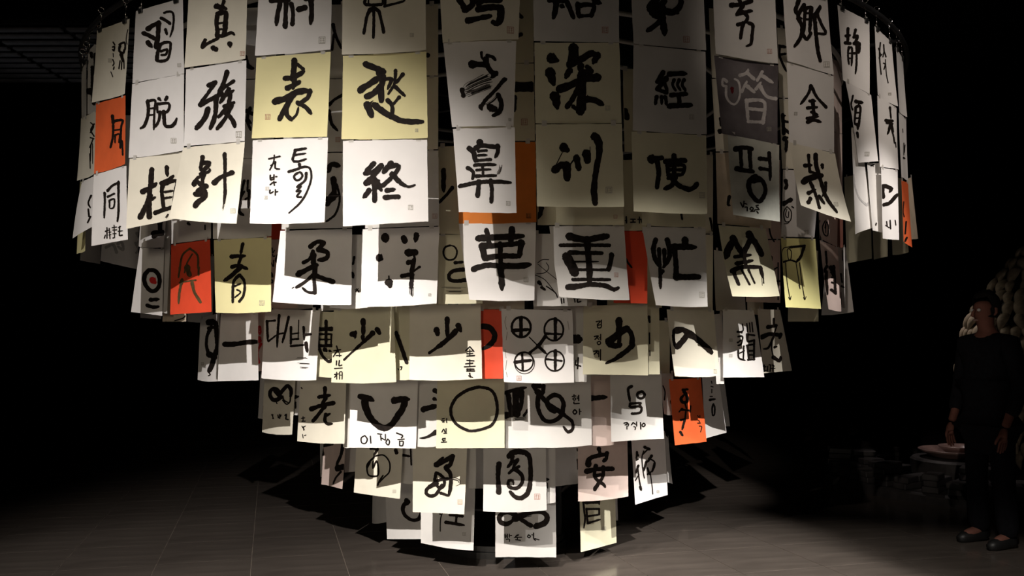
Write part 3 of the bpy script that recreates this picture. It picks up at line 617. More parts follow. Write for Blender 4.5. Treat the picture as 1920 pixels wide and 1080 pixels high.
S(2,'p',(1533,330,1573,335,1568,463,1534,448),'pinkish shaded sheet with an oval spiral, right of the yellow drawing',[('C5','8 455,60 430,110 440,170 470,180 480,110 465,70 450,120/8 410,60 395,120 415,220/6 460,80 455,160')])
S(2,'p',(1537,450,1570,465,1578,584,1549,580),'pinkish white sheet brushed with 相, far right of the second ring',[('C5','16 465,430 440,480/14 460,470 465,660/10 455,500 450,640/30 495,440 510,500/20 515,430 520,650/12 490,480 515,480/12 495,520 515,520/12 495,560 515,570/18 490,620 520,650/12 460,310 465,420')], dr=.01, bow=.02)
S(2,'p',(1560,110,1577,118,1579,250,1562,246),'brown shaded sheet edge right of the top sheet 鄉',[], dr=-.03)
S(2,'p',(1562,247,1579,251,1579,360,1563,356),'brown shaded sheet edge right of the second-row sheet 金',[], dr=-.03)
S(2,'b',(1564,358,1580,362,1580,465,1560,461),'dark brown-red sheet right of the flicked 栽 sheet',[], dr=-.05)
S(2,'g',(1571,466,1584,463,1583,578,1575,576),'narrow grey sheet with small ink flecks at the right end of the second ring',[('C5','6 600,300 605,380/14 595,590 612,600/5 590,640 592,740/12 590,490 600,560')], dr=-.02)
S(2,'g',(1550,462,1586,464,1603,585,1541,591),'grey sheet sweeping outward behind 相, lowest of its column',[], far=True)
S(2,'g',(262,480,300,480,300,598,262,596),'grey sheet back peeking below the ringed blot sheet',[], far=True)
S(2,'g',(352,480,402,480,398,604,352,603),'grey sheet back between the red drawing and the first white sheet below',[], far=True)
# ---- third ring --------------------------------------------------------------------
S(3,'w',(376,597,412,587,409,715,370,712),'white sheet with a tall looping black figure, leftmost of the third ring',[('D1','44 190,200 250,195/22 190,250 250,240/24 215,240 185,300 175,380 190,450/30 250,210 255,260 260,330 265,400 250,470/44 200,470 240,480/34 240,490 225,560 205,610/8 200,620 215,640 200,650')],[(381,682,6,'S')])
S(3,'w',(414,588,484,587,483,713,406,715),'white sheet with a single broad horizontal stroke, lower left',[('D1','36 320,385 400,385 500,370 600,365')], dr=.02)
S(3,'p',(482,560,500,560,498,694,482,694),'narrow pale sheet with red flecks between the one-stroke sheet and 대박',[('D1','24 625,240 630,300/24 625,330 630,360/14 640,380 620,450 630,540','r')], dr=-.06)
S(3,'r',(500,330,540,330,540,447,500,447),'dark red sheet corner between 青 and 柔',[])
S(3,'p',(500,449,560,449,560,577,500,577),'pinkish sheet with a column of small Korean letters between 青 and 柔',[('C2','8 220,280 225,320 240,300/8 225,330 230,350 245,345/20 270,340 255,380 275,400/8 215,400 230,430/8 235,380 235,430/9 220,480 215,520/10 225,490 230,515/10 215,540 230,545 225,565 212,555/16 275,470 265,520/14 270,540 258,580')])
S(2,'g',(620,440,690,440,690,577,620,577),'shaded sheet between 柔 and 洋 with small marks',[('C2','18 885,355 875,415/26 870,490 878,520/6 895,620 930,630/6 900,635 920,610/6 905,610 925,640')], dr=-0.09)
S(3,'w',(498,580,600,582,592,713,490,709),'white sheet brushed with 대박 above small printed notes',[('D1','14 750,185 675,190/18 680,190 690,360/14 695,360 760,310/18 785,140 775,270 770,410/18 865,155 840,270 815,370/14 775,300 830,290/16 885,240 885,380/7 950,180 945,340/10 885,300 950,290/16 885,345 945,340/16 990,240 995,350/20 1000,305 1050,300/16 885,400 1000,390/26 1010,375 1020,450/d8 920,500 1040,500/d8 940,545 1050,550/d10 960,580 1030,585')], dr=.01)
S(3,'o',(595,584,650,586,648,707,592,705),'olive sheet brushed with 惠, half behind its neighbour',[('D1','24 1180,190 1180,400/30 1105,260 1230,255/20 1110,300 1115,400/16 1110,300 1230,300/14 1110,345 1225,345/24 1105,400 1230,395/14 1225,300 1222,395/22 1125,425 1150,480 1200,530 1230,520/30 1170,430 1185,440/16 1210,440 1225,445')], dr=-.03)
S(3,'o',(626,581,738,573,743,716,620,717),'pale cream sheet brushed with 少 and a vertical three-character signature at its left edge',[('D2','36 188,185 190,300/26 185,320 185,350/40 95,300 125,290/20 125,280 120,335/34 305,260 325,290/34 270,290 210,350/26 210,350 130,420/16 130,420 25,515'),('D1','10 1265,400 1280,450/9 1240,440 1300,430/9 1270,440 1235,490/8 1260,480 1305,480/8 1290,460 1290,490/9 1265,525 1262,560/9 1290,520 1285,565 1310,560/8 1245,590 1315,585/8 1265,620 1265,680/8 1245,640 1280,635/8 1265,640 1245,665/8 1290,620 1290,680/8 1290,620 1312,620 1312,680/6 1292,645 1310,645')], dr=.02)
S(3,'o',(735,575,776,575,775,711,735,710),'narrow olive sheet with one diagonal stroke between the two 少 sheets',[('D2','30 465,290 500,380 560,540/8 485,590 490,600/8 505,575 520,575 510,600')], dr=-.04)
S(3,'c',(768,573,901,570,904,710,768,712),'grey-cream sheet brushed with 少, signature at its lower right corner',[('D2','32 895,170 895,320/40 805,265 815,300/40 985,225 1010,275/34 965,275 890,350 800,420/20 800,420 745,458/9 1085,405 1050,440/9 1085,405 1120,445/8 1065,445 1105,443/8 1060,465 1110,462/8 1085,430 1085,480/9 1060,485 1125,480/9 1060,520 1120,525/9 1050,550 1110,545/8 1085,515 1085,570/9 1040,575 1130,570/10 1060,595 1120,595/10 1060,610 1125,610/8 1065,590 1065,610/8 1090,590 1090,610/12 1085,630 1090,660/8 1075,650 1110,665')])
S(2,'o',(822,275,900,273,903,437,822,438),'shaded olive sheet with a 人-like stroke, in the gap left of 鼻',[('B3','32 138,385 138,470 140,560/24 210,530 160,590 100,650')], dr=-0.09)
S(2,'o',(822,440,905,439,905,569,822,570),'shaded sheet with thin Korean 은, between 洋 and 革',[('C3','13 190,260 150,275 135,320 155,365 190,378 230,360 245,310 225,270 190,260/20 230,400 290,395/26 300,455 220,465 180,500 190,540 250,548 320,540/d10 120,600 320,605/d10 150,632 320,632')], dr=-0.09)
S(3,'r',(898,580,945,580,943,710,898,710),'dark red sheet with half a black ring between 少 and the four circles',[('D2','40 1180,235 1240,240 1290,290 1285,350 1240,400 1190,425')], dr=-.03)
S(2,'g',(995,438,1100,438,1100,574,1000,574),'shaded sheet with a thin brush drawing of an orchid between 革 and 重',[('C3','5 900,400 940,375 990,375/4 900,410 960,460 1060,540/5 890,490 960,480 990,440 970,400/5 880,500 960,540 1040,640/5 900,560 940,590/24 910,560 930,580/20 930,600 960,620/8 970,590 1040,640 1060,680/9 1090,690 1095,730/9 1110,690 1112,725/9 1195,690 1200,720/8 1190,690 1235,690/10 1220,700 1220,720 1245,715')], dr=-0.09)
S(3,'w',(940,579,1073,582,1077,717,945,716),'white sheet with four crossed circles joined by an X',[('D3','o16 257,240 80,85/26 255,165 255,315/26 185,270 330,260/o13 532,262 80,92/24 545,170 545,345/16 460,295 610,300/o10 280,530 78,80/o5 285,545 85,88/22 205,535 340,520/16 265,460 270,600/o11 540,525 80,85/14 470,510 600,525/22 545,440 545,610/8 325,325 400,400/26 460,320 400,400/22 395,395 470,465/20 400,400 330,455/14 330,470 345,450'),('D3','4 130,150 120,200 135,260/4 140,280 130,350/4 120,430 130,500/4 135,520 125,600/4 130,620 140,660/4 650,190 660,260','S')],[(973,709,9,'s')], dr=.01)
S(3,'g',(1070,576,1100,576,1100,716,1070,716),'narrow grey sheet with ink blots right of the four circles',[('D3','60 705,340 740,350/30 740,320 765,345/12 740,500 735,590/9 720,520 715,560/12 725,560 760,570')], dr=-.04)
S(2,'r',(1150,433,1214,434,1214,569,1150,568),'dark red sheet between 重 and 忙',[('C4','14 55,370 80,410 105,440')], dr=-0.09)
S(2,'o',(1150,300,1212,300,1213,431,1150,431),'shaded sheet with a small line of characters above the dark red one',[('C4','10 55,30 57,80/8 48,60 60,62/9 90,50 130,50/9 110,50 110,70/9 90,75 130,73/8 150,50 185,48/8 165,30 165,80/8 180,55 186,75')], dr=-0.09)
S(3,'o',(1094,573,1214,571,1216,704,1093,702),'olive-cream sheet with a big looped stroke and the small name 김정제',[('D3','44 1085,185 1085,290/50 1000,360 1070,310 1150,250/40 1150,250 1190,300 1200,390/36 1200,400 1140,450 1060,510/24 1060,510 980,545/44 1010,380 1060,400 1090,390/30 1090,300 1090,390/8 890,195 925,190 900,220/8 935,180 935,215/8 900,225 935,222 930,245 905,245 903,225/9 875,320 910,315 880,345/7 895,325 915,345/8 930,300 930,350/6 915,330 930,330/8 915,360 900,370 910,388 930,380 925,362 915,360/9 870,445 905,440 875,470/7 890,450 910,468/8 915,440 915,490/8 930,430 930,520/6 905,465 915,463')], dr=.01)
S(3,'o',(1205,575,1236,575,1236,702,1205,702),'narrow olive sheet right of the 김정제 sheet',[('D3','20 1335,155 1340,200/10 1337,290 1337,380/8 1338,440 1338,480')], dr=-.04)
S(3,'c',(1300,290,1337,290,1337,438,1300,438),'dim narrow sheet in the gap between 使 and the crumpled 평 sheet',[('B4','7 740,770 760,880/7 748,770 765,860')], dr=-.02)
S(3,'c',(1298,440,1337,440,1336,578,1300,576),'dim narrow sheet right of 忙 with sketchy lines',[('C4','9 740,30 755,170/8 750,40 765,160/7 765,380 770,640/10 765,695 790,700')], dr=-.02)
S(3,'c',(1250,580,1338,582,1347,704,1262,705),'white sheet brushed with 入, lit along its left and lower edges',[('D4','44 300,270 350,260 390,290/20 280,270 275,330 285,400/40 390,290 350,350 300,410/44 390,290 470,350 580,450')],[(1336,696,8,'S')], bow=.03)
S(3,'g',(1334,590,1354,588,1358,720,1344,720),'narrow grey sheet right of 入 with a small square mark',[('D4','12 657,510 657,530')], dr=-.04)
S(3,'p',(1405,300,1463,300,1463,448,1405,448),'pinkish shaded sheet behind the lower edge of the crumpled 평 sheet',[('C4','10 1210,90 1225,180 1250,230/8 1175,90 1190,110')], dr=.02)
S(3,'p',(1400,450,1463,450,1463,568,1400,566),'pinkish sheet with wiry ink lines between 笑 and the yellow drawing',[('C4','7 1195,340 1240,350 1235,400 1200,390/9 1210,420 1220,520/10 1200,490 1280,440/14 1180,550 1300,550/12 1230,480 1280,620/8 1290,400 1290,700')], dr=.02)
S(3,'w',(1355,580,1413,582,1434,707,1357,708),'white sheet brushed with 道 in old seal form, lower right',[('D4','9 860,215 865,270 820,280/14 820,280 855,285/12 825,320 860,320 850,380 825,395/12 820,370 850,350/14 825,440 830,500 880,520/12 870,400 865,520/9 835,460 875,440/9 897,210 903,280/9 920,205 925,280/9 940,200 948,280/14 895,300 960,310/16 900,310 905,360 960,350/14 895,395 960,385/14 900,395 910,510/14 958,350 955,515/14 910,440 955,440/10 915,475 950,475/14 905,515 960,510')],[(1370,638,6,'S'),(1370,667,6,'S')])
S(3,'c',(1420,579,1463,581,1486,695,1433,700),'cream sheet brushed with 老, rightmost of the third ring',[('D4','16 1130,170 1130,240/26 1080,240 1155,225/9 1155,230 1130,310/30 1030,325 1100,300 1190,310/24 1190,300 1180,330/16 1130,320 1090,410 1045,425/9 1120,350 1115,420 1130,490/24 1130,495 1180,525 1190,490/16 1140,410 1155,405/9 1045,570 1070,575/9 1055,560 1055,615/8 1045,610 1075,605/8 1085,570 1085,610/8 1095,560 1108,560 1105,615/8 1120,560 1140,570/8 1130,560 1128,615/7 1115,590 1145,588')], dr=-.03)
S(3,'o',(1478,470,1534,470,1535,603,1478,603),'dark sheet back just below the lemon-yellow drawing',[], far=True)
# ---- fourth ring -------------------------------------------------------------------
S(4,'w',(488,702,500,702,496,786,486,784),'sliver of a white sheet at the left end of the fourth ring',[('D5','7 70,320 70,380')], dr=-.04)
S(4,'c',(497,690,555,690,548,815,491,810),'cream sheet with a black figure eight on its side above 임대선',[('D5','30 220,245 180,270 140,255 125,215 145,180 185,180 210,215/26 205,230 240,180 275,150 300,190 295,240/24 200,225 160,190/9 295,240 290,285 265,305 235,270/9 235,235 245,270 275,290/8 185,290 190,300/8 150,390 160,420/8 145,395 160,395/8 155,425 165,425/8 200,395 205,420/8 215,390 215,425/8 225,395 220,410/9 255,400 265,390 262,430/9 262,430 280,435')])
S(4,'g',(549,700,571,700,568,777,549,776),'narrow grey sheet between the figure eight and 老',[('D5','24 340,245 365,240/14 345,290 350,340')], dr=-.05)
S(4,'c',(565,692,650,692,645,832,557,827),'grey-cream sheet brushed with 老, fourth ring at the left',[('D5','26 585,170 580,260/28 535,245 625,230/26 590,250 560,310/30 470,345 560,315 655,295/26 585,320 530,390 485,445/24 590,390 580,440 600,470 640,470/20 600,400 625,385/8 385,165 392,175/7 385,425 415,420/7 400,410 400,450/7 390,450 420,448/7 390,490 410,520/7 395,500 420,490/7 405,495 405,525/6 395,560 400,590/6 410,570 425,565')])
S(4,'g',(642,700,664,700,662,838,645,838),'narrow grey sheet between 老 and the smile-shaped stroke',[], dr=-.05)
S(4,'w',(658,704,784,702,780,841,655,839),'white sheet with a U-shaped smile stroke above the name 이정금',[('D5','40 880,240 940,250 990,275/44 920,270 925,330 960,410 1020,480 1080,510 1140,480 1200,400 1240,330 1255,270/44 1165,275 1220,265 1290,265/9 920,570 890,590 895,630 925,635 940,600 920,570/9 965,575 970,635/9 1025,555 1060,560/9 1050,570 1055,610/8 1055,590 1090,610/8 1090,560 1090,610/9 1110,600 1095,630 1115,650 1125,620 1110,600/10 1185,550 1235,570 1225,590/8 1195,605 1250,600/9 1210,615 1210,655/9 1210,620 1240,620 1235,655 1210,655')], dr=.01)
S(4,'g',(775,704,826,704,826,836,776,836),'grey sheet with broken thick strokes behind the plain circle sheet',[('D5','40 1415,350 1460,335 1525,320/30 1510,190 1525,210/26 1505,260 1525,270/34:12 1525,540 1450,580 1385,590')], dr=-.04)
S(4,'o',(820,704,946,703,946,840,818,840),'pale cream sheet with one large thin circle and three small Korean letters',[('D6','24 440,160 350,185 260,240 215,310 205,380 240,460 310,510 380,530 470,515 550,480 590,400 595,320 570,220 520,175 440,160/8 130,430 150,425/8 125,445 155,443/8 170,425 170,460/8 135,455 150,455/8 130,540 145,515 155,540/8 165,510 165,545/7 145,550 170,550/8 135,595 160,592/8 135,597 135,608 160,606/8 145,608 145,622/8 125,625 170,623')], dr=.01)
S(4,'g',(938,706,996,706,996,840,938,840),'grey sheet with dense black vertical strokes right of the circle sheet',[('D6','26 665,210 740,185 840,165/34 690,230 700,320 720,390/50 755,200 750,300 760,390/34 800,200 800,300 770,380/44 660,400 740,390/d24 740,420 790,425 840,420/20 850,360 820,400')], dr=-.04)
S(4,'g',(988,704,1108,703,1109,834,991,839),'grey-white sheet with a knotted bow stroke and the small name 현아',[('D6','50 925,140 950,150/34 905,150 915,180/44 935,200 960,230/30 985,150 980,220/34 960,230 1030,310 1080,340 1160,400/30 940,240 935,320 960,400 1000,445 1070,445 1130,400 1140,370/34 1140,370 1150,290 1110,235 1060,230 1020,260/34 1010,280 1030,340 1075,365/24 1160,400 1220,450 1225,510 1185,535 1150,495/9 1225,240 1255,235/9 1240,225 1240,235/8 1230,260 1245,250 1255,262 1240,272 1230,260/9 1280,230 1280,275/7 1265,245 1280,245/7 1265,258 1280,258/9 1240,285 1240,300 1285,298/10 1245,350 1230,370 1245,388 1262,370 1245,350/9 1285,345 1285,390/7 1285,365 1300,365')], dr=.01)
S(4,'p',(1100,704,1152,704,1152,834,1100,834),'pinkish grey sheet with a single short dash, right of the bow',[('D7','36 205,255 345,245')], dr=-.04)
S(4,'g',(1144,703,1240,700,1243,822,1144,828),'grey-white sheet with a rotated Korean syllable above 이심규 written in mirror form',[('D7','20 560,155 530,180 545,280/20 640,200 610,215 615,250 650,255 670,225 650,200 640,200/18 545,300 640,295/18 545,305 550,330 635,325 630,375 560,385/20 630,300 630,330/9 490,465 520,460 510,480/8 500,480 530,470 525,490/8 515,490 515,515/9 570,460 555,480/9 570,460 590,475/9 600,455 600,490/8 575,495 590,500 585,520/9 660,465 645,480 655,495 672,480 660,465/9 632,460 634,515')], dr=.01)
S(4,'g',(1236,700,1262,700,1260,777,1244,776),'narrow sheet with a black blot left of the red-orange drawing',[('D7','8 820,150 835,200 830,270/20 885,280 890,310')], dr=-.05)
S(4,'R',(1254,711,1314,709,1324,828,1266,835),'orange-red sheet with a dark ink figure drawing, lower right',[('D7','18 990,185 1030,180/24 1000,200 1020,230 1025,280 990,290 975,260 1000,225/12 1010,300 1020,340/16 980,350 1050,360/10 960,370 985,340/10 1050,370 1055,320/12 1015,370 1010,430/14 975,440 1010,430/16 1005,440 985,520/20 970,540 990,570/6 1110,400 1120,415/6 1130,400 1130,420/6 1120,440 1130,460/6 1110,465 1135,465/6 1125,490 1145,495 1135,540')])
S(4,'w',(1316,700,1347,699,1362,811,1324,823),'white sheet with small dashes above a drooping loop, right of the orange-red drawing',[('D7','7 1235,110 1240,130/8 1232,155 1250,160/7 1240,180 1240,210/8 1225,240 1245,240/16 1225,270 1270,262/12 1255,305 1245,340 1250,400 1265,390 1265,330 1255,305')], dr=-.02)
S(4,'g',(1344,690,1356,690,1369,799,1350,800),'narrow grey sheet at the right end of the fourth ring',[], dr=-.06)
# ---- fifth ring --------------------------------------------------------------------
S(5,'g',(600,820,611,820,606,895,599,894),'sliver of a grey sheet at the left end of the fifth ring',[('E1','12 112,150 118,100')], dr=-.04)
S(5,'p',(607,815,649,815,644,917,604,908),'pinkish white sheet with a diagonal forked stroke, left end of the fifth ring',[('E1','24 285,60 270,140 235,220 230,260/44 240,260 290,250/16 270,290 225,340 200,395/24 120,70 190,55/14 110,90 120,150')])
S(5,'g',(645,815,673,815,668,884,646,886),'narrow grey sheet left of the spiral-box character',[], dr=-.05)
S(5,'c',(669,810,756,810,751,935,665,923),'cream sheet with a spiral box-like character and round seal',[('E1','16 520,95 580,100/20 580,100 550,150/10 550,160 630,150 680,210 680,290 640,335 600,380/12 590,400 600,370 630,320/12 550,170 500,220 495,270 515,320 590,315 575,200 545,260 545,200/10 495,260 520,210/26 730,110 738,130')],[(741,921,6,'S')])
S(5,'g',(746,812,786,812,786,905,752,905),'grey sheet with a ㅓ-shaped stroke between the spiral box and 好',[('E1','18 790,148 860,160/12 860,100 868,230')], dr=-.04)
S(5,'c',(774,815,877,815,871,964,774,960),'cream sheet brushed with 好, near the bottom centre',[('E1','30 1070,230 1130,170/34 1070,235 1140,200 1210,160/34 1210,160 1190,230 1150,250/30 1150,255 1190,310 1195,400 1180,490/24 1070,300 1060,370 1100,430 1140,400 1130,340 1080,300/24 1080,390 1000,430 985,470 1020,495 1070,480 1120,400/26 1010,420 1100,360 1190,350/20 1110,470 1180,495/d24 1200,345 1260,360 1265,385 1235,405')],[(863,941,9,'s')], dr=.01)
S(5,'g',(864,815,893,815,892,916,868,916),'narrow grey sheet right of 好',[], dr=-.04)
S(5,'g',(907,812,1023,812,1025,957,906,959),'grey-white sheet brushed with 圓 and a small red seal',[('E2','36 320,150 360,120 440,120 485,160 495,250 490,380 470,450 420,490 370,480 330,440/36 240,215 232,300 238,445/26 350,150 340,200 310,240/20 340,200 390,180/26 390,180 360,230/22 400,235 340,270 320,290/26 360,250 420,300 430,350 400,400 350,410 315,390 320,350 350,350 355,380')],[(1007,931,11,'s')], dr=.01)
S(5,'g',(1008,814,1041,814,1042,942,1010,942),'grey sheet behind the right side of 圓',[('E2','20 625,340 640,340/8 630,370 632,410')], dr=-.04)
S(5,'g',(1078,814,1090,814,1092,880,1080,880),'narrow sheet edge left of 安 with tiny marks',[('E2','8 870,90 872,110/12 873,180 875,300')], dr=-.04)
S(5,'p',(1083,810,1176,808,1179,931,1084,940),'pinkish grey sheet brushed with 安 under a roof-like stroke, fifth ring',[('E2','26 1045,90 1055,140/34 960,220 980,165 1100,135/30 1110,130 1105,170 1085,190/34 945,275 1040,255 1160,255/26 1020,230 1010,320 1080,380 1095,400/26 1080,240 1075,320 1040,370 1010,420/24 1020,310 1060,300')])
S(5,'w',(1183,812,1246,808,1252,928,1190,946),'white sheet with a wild cursive character, right end of the fifth ring',[('E2','14 1355,120 1350,180/14 1355,125 1365,150/10 1350,185 1365,175/16 1365,230 1345,290/10 1360,240 1370,330 1385,420/20 1380,400 1388,430/8 1370,300 1340,350/20 1420,80 1455,95/8 1410,110 1395,170 1405,280 1415,330/10 1440,100 1400,140/18 1475,150 1440,200/10 1450,170 1500,200 1490,260 1440,300/16 1430,200 1410,270/18 1500,210 1480,280/14 1440,250 1460,300/7 1465,290 1480,400 1485,460')],[(1234,922,5,'S')])
S(5,'g',(1247,815,1254,822,1259,907,1251,904),'curled grey sheet edge at the far right of the fifth ring',[], dr=-.05)
# ---- sixth ring --------------------------------------------------------------------
S(6,'g',(700,905,724,905,723,979,696,981),'grey sheet at the left end of the lowest ring',[], dr=-.04)
S(6,'g',(722,890,792,890,792,1011,724,1011),'white sheet with a C-shaped hook stroke, lowest row at the left',[('E1','30 820,530 840,545/28 835,545 800,570 790,610 810,660 860,695 910,695 940,660 945,630')])
S(6,'g',(789,905,891,916,888,1032,789,1018),'grey-white sheet with the foot of 佳, lowest row under 好',[('E1','18 1090,620 1110,650/8 1130,625 1110,690 1108,790/20 1190,650 1295,665/20 1245,650 1240,735/24 1155,715 1310,740/14 1255,625 1240,650')],[(871,1001,6,'S')], dr=.02)
S(6,'g',(929,925,1042,925,1043,1045,929,1045),'white sheet with an infinity-shaped stroke above 박운연, nearest the floor',[('E2','34 390,640 340,610 280,610 240,650 260,690 310,700 370,660/40 370,660 430,630 500,605 590,605 630,650 600,700 540,720/30 380,640 440,680 500,715/d30 400,650 500,620/8 290,785 292,815/8 308,785 308,815/7 290,800 308,800/7 325,785 325,810/7 325,798 345,795/7 300,828 325,825 325,845/8 390,790 375,805/8 400,790 385,800/7 365,812 425,810/7 390,812 390,825/7 375,830 415,835/8 480,790 472,805 485,815 495,800 480,790/8 520,775 520,815/6 505,790 520,790/7 530,820 565,830/7 520,820 535,835')])
S(6,'o',(1086,910,1153,908,1157,1018,1089,1035),'olive-cream sheet brushed with seal-like 巨, lowest row at the right',[('E2','14 920,500 928,600 935,660 925,735/24 945,525 1050,525/14 1050,510 1050,540/14 945,580 1050,580/14 1050,580 1050,625/14 955,640 1050,625/14 945,585 955,690/16 955,695 1060,665')],[(1133,991,7,'S')])
S(6,'g',(1146,905,1157,905,1157,976,1150,976),'sliver of grey sheet at the right end of the lowest ring',[], dr=-.05)

# ---- rows glimpsed behind the outer ones ---------------------------------------------
def proj(x, y, z):
    v = Vector((x, y, z)) - EYE
    d = v.y * CP + v.z * SP
    return 960 + FPX * v.x / d, 540 - FPX * (v.z * CP - v.y * SP) / d
def glimpsed(tier, z0, z1, arc, label):
    R = RAD[tier] - 0.11
    n = int(math.radians(arc) * R / 0.375)
    for k in range(n):
        a = math.radians(-90 - arc / 2.0) + math.radians(arc) * (k + 0.5) / n + random.uniform(-.01, .01)
        h = 0.172 / R
        z = random.uniform(-.01, .01)
        c = []
        for aa, zz in ((a - h, z1 + z), (a + h, z1 + z), (a + h, z0 + z), (a - h, z0 + z)):
            c += list(proj(AX + R * math.cos(aa), AY + R * math.sin(aa), zz))
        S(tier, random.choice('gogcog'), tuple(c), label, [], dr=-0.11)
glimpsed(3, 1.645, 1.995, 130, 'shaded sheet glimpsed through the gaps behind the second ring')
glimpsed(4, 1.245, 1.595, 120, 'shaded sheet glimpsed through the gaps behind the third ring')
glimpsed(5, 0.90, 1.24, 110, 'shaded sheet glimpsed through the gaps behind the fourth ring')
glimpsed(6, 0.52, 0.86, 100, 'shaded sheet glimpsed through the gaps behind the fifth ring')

# ------------------------------------------------------------------ clips on the outer ring
def make_clip(R, a, z, drop):
    root = empty('hanging_clip', (AX + R * math.cos(a), AY + R * math.sin(a), z))
    root.rotation_euler = (0, 0, a)
    bm = bmesh.new()
    add_tube(bm, [(0.015 * math.cos(q * PI / 7), 0, 0.015 * math.sin(q * PI / 7)) for q in range(14)], 0.0022, 6, True)
    obj('hook_ring', bm, M_CHROME, root, True)
    bm = bmesh.new()
    add_tube(bm, [(0, 0.009 * math.cos(q * PI / 6), -0.027 + 0.013 * math.sin(q * PI / 6)) for q in range(12)], 0.0018, 6, True)
    add_tube(bm, [(0, 0, -0.046), (0, 0, -drop + 0.02)], 0.002, 6)
    obj('chain_link', bm, M_CHROME, root, True)
    bm = bmesh.new()
    add_box(bm, (0.007, 0, -drop), (0.005, 0.034, 0.022), ry=0.22, bevel=0.001)
    add_box(bm, (-0.007, 0, -drop), (0.005, 0.034, 0.022), ry=-0.22, bevel=0.001)
    add_tube(bm, [(0, -0.017, -drop + 0.012), (0, 0.017, -drop + 0.012)], 0.005, 8)
    obj('clip_jaw', bm, M_CLIP, root)
    tag(root, 'small metal hook and clip holding a sheet on the outer ring', 'clip', 'clips along the outer ring')
    return root
def copy_tree(o):
    c = o.copy(); COL.objects.link(c)
    for ch in list(o.children):
        d = ch.copy(); COL.objects.link(d); d.parent = c
    return c
clip0 = None
bpy.context.view_layer.update()
for so in [o for o in COL.objects if o.name.startswith('calligraphy_sheet')]:
    me = so.data
    N1 = 15
    a, b = so.location + me.vertices[0].co, so.location + me.vertices[14].co
    if max(a.z, b.z) < 2.95: continue
    for f in (0.12, 0.88):
        p = a * (1 - f) + b * f
        # only where the ring itself is in view
        px = 960 + FPX * p.x / p.y
        r_ = math.hypot(p.x - AX, p.y - AY)
        if r_ < 2.6: continue
        if 380 < px < 1460: continue
        ang = math.atan2(p.y - AY, p.x - AX)
        drop = max(0.06, RTOP + 0.012 - p.z + 0.004)
        if clip0 is None:
            clip0 = make_clip(2.80, ang, RTOP + 0.012, 0.11)
            c = clip0
        else: c = copy_tree(clip0)
        c.location = (AX + r_ * math.cos(ang), AY + r_ * math.sin(ang), p.z + 0.102)
        c.rotation_euler = (0, 0, ang)

# ------------------------------------------------------------------ round stone platform at the right
PX, PY = 4.75, 9.0
pf = empty('stone_platform', (PX, PY, 0))
tag(pf, 'low dark round platform of piled stone blocks on the floor at the right', 'platform')
bm = bmesh.new(); add_lathe(bm, [(0.0, 0.0), (1.50, 0.0), (1.50, 0.07), (1.46, 0.09), (0.0, 0.09)], (0, 0, 0), 64)
obj('base_disc', bm, M_STONE, pf)
bm = bmesh.new(); add_box(bm, (0, 0, 0), (0.22, 0.13, 0.055), bevel=0.006)
bl = None
rr = random.Random(3)
for ring, (R, n, hmax) in enumerate(((1.34, 40, 4), (1.11, 32, 4))):
    for k in range(n):
        a = 2 * PI * (k + rr.uniform(-0.1, 0.1)) / n
        nlev = rr.randint(2, hmax)
        if math.sin(a) > 0.55: nlev = min(nlev, 2)
        for q in range(nlev):
            if bl is None: bl = obj('stone_block', bm, M_STONE, pf); o = bl
            else: o = bl.copy(); COL.objects.link(o)
            o.location = (R * math.cos(a) + rr.uniform(-.01, .01), R * math.sin(a) + rr.uniform(-.01, .01), 0.118 + q * 0.0555)
            o.rotation_euler = (0, 0, a + rr.uniform(-0.12, 0.12))
            o.scale = (1, rr.uniform(0.9, 1.15), 1)
cnt = sum(1 for c in pf.children)
print('blocks', cnt)
bm = bmesh.new(); add_lathe(bm, [(0.0, 0.0), (0.40, 0.0), (0.42, 0.02), (0.42, 0.17), (0.40, 0.19), (0.0, 0.19)], (-0.30, -0.1, 0.09), 56)
obj('centre_drum', bm, M_STONE, pf)

def dish(loc, r, label):
    bm = bmesh.new()
    add_lathe(bm, [(0.0, 0.0), (r * 0.62, 0.0), (r * 0.66, 0.012), (r * 0.93, 0.055), (r, 0.075), (r * 0.985, 0.082), (r * 0.90, 0.06), (r * 0.6, 0.022), (0.0, 0.018)], (0, 0, 0), 40)
    o = obj('round_dish', bm, M_DISH, None, True)
    o.location = loc
    tag(o, label, 'dish', 'round dishes on the platform')
dish((PX - 0.32, PY - 0.1, 0.284), 0.33, 'shallow round glazed dish lying lowest on the stone platform centre')
dish((PX - 0.24, PY - 0.06, 0.312), 0.20, 'shallow round glazed dish stacked on top of another on the platform')
bm = bmesh.new()
pts = []
for k in range(70):
    a = k * 0.55
    r = 0.075 - 0.0006 * k + 0.012 * math.sin(k * 1.7)
    pts.append((r * math.cos(a), r * 0.7 * math.sin(a), 0.013 + 0.0012 * k + 0.006 * math.sin(k * 2.3)))
add_tube(bm, pts, 0.011, 6)
o = obj('coiled_cord', bm, M_POD, None, True); o.location = (PX - 0.12, PY - 0.40, 0.284)
tag(o, 'loosely coiled pale cord lying in front of the dishes on the platform', 'cord')

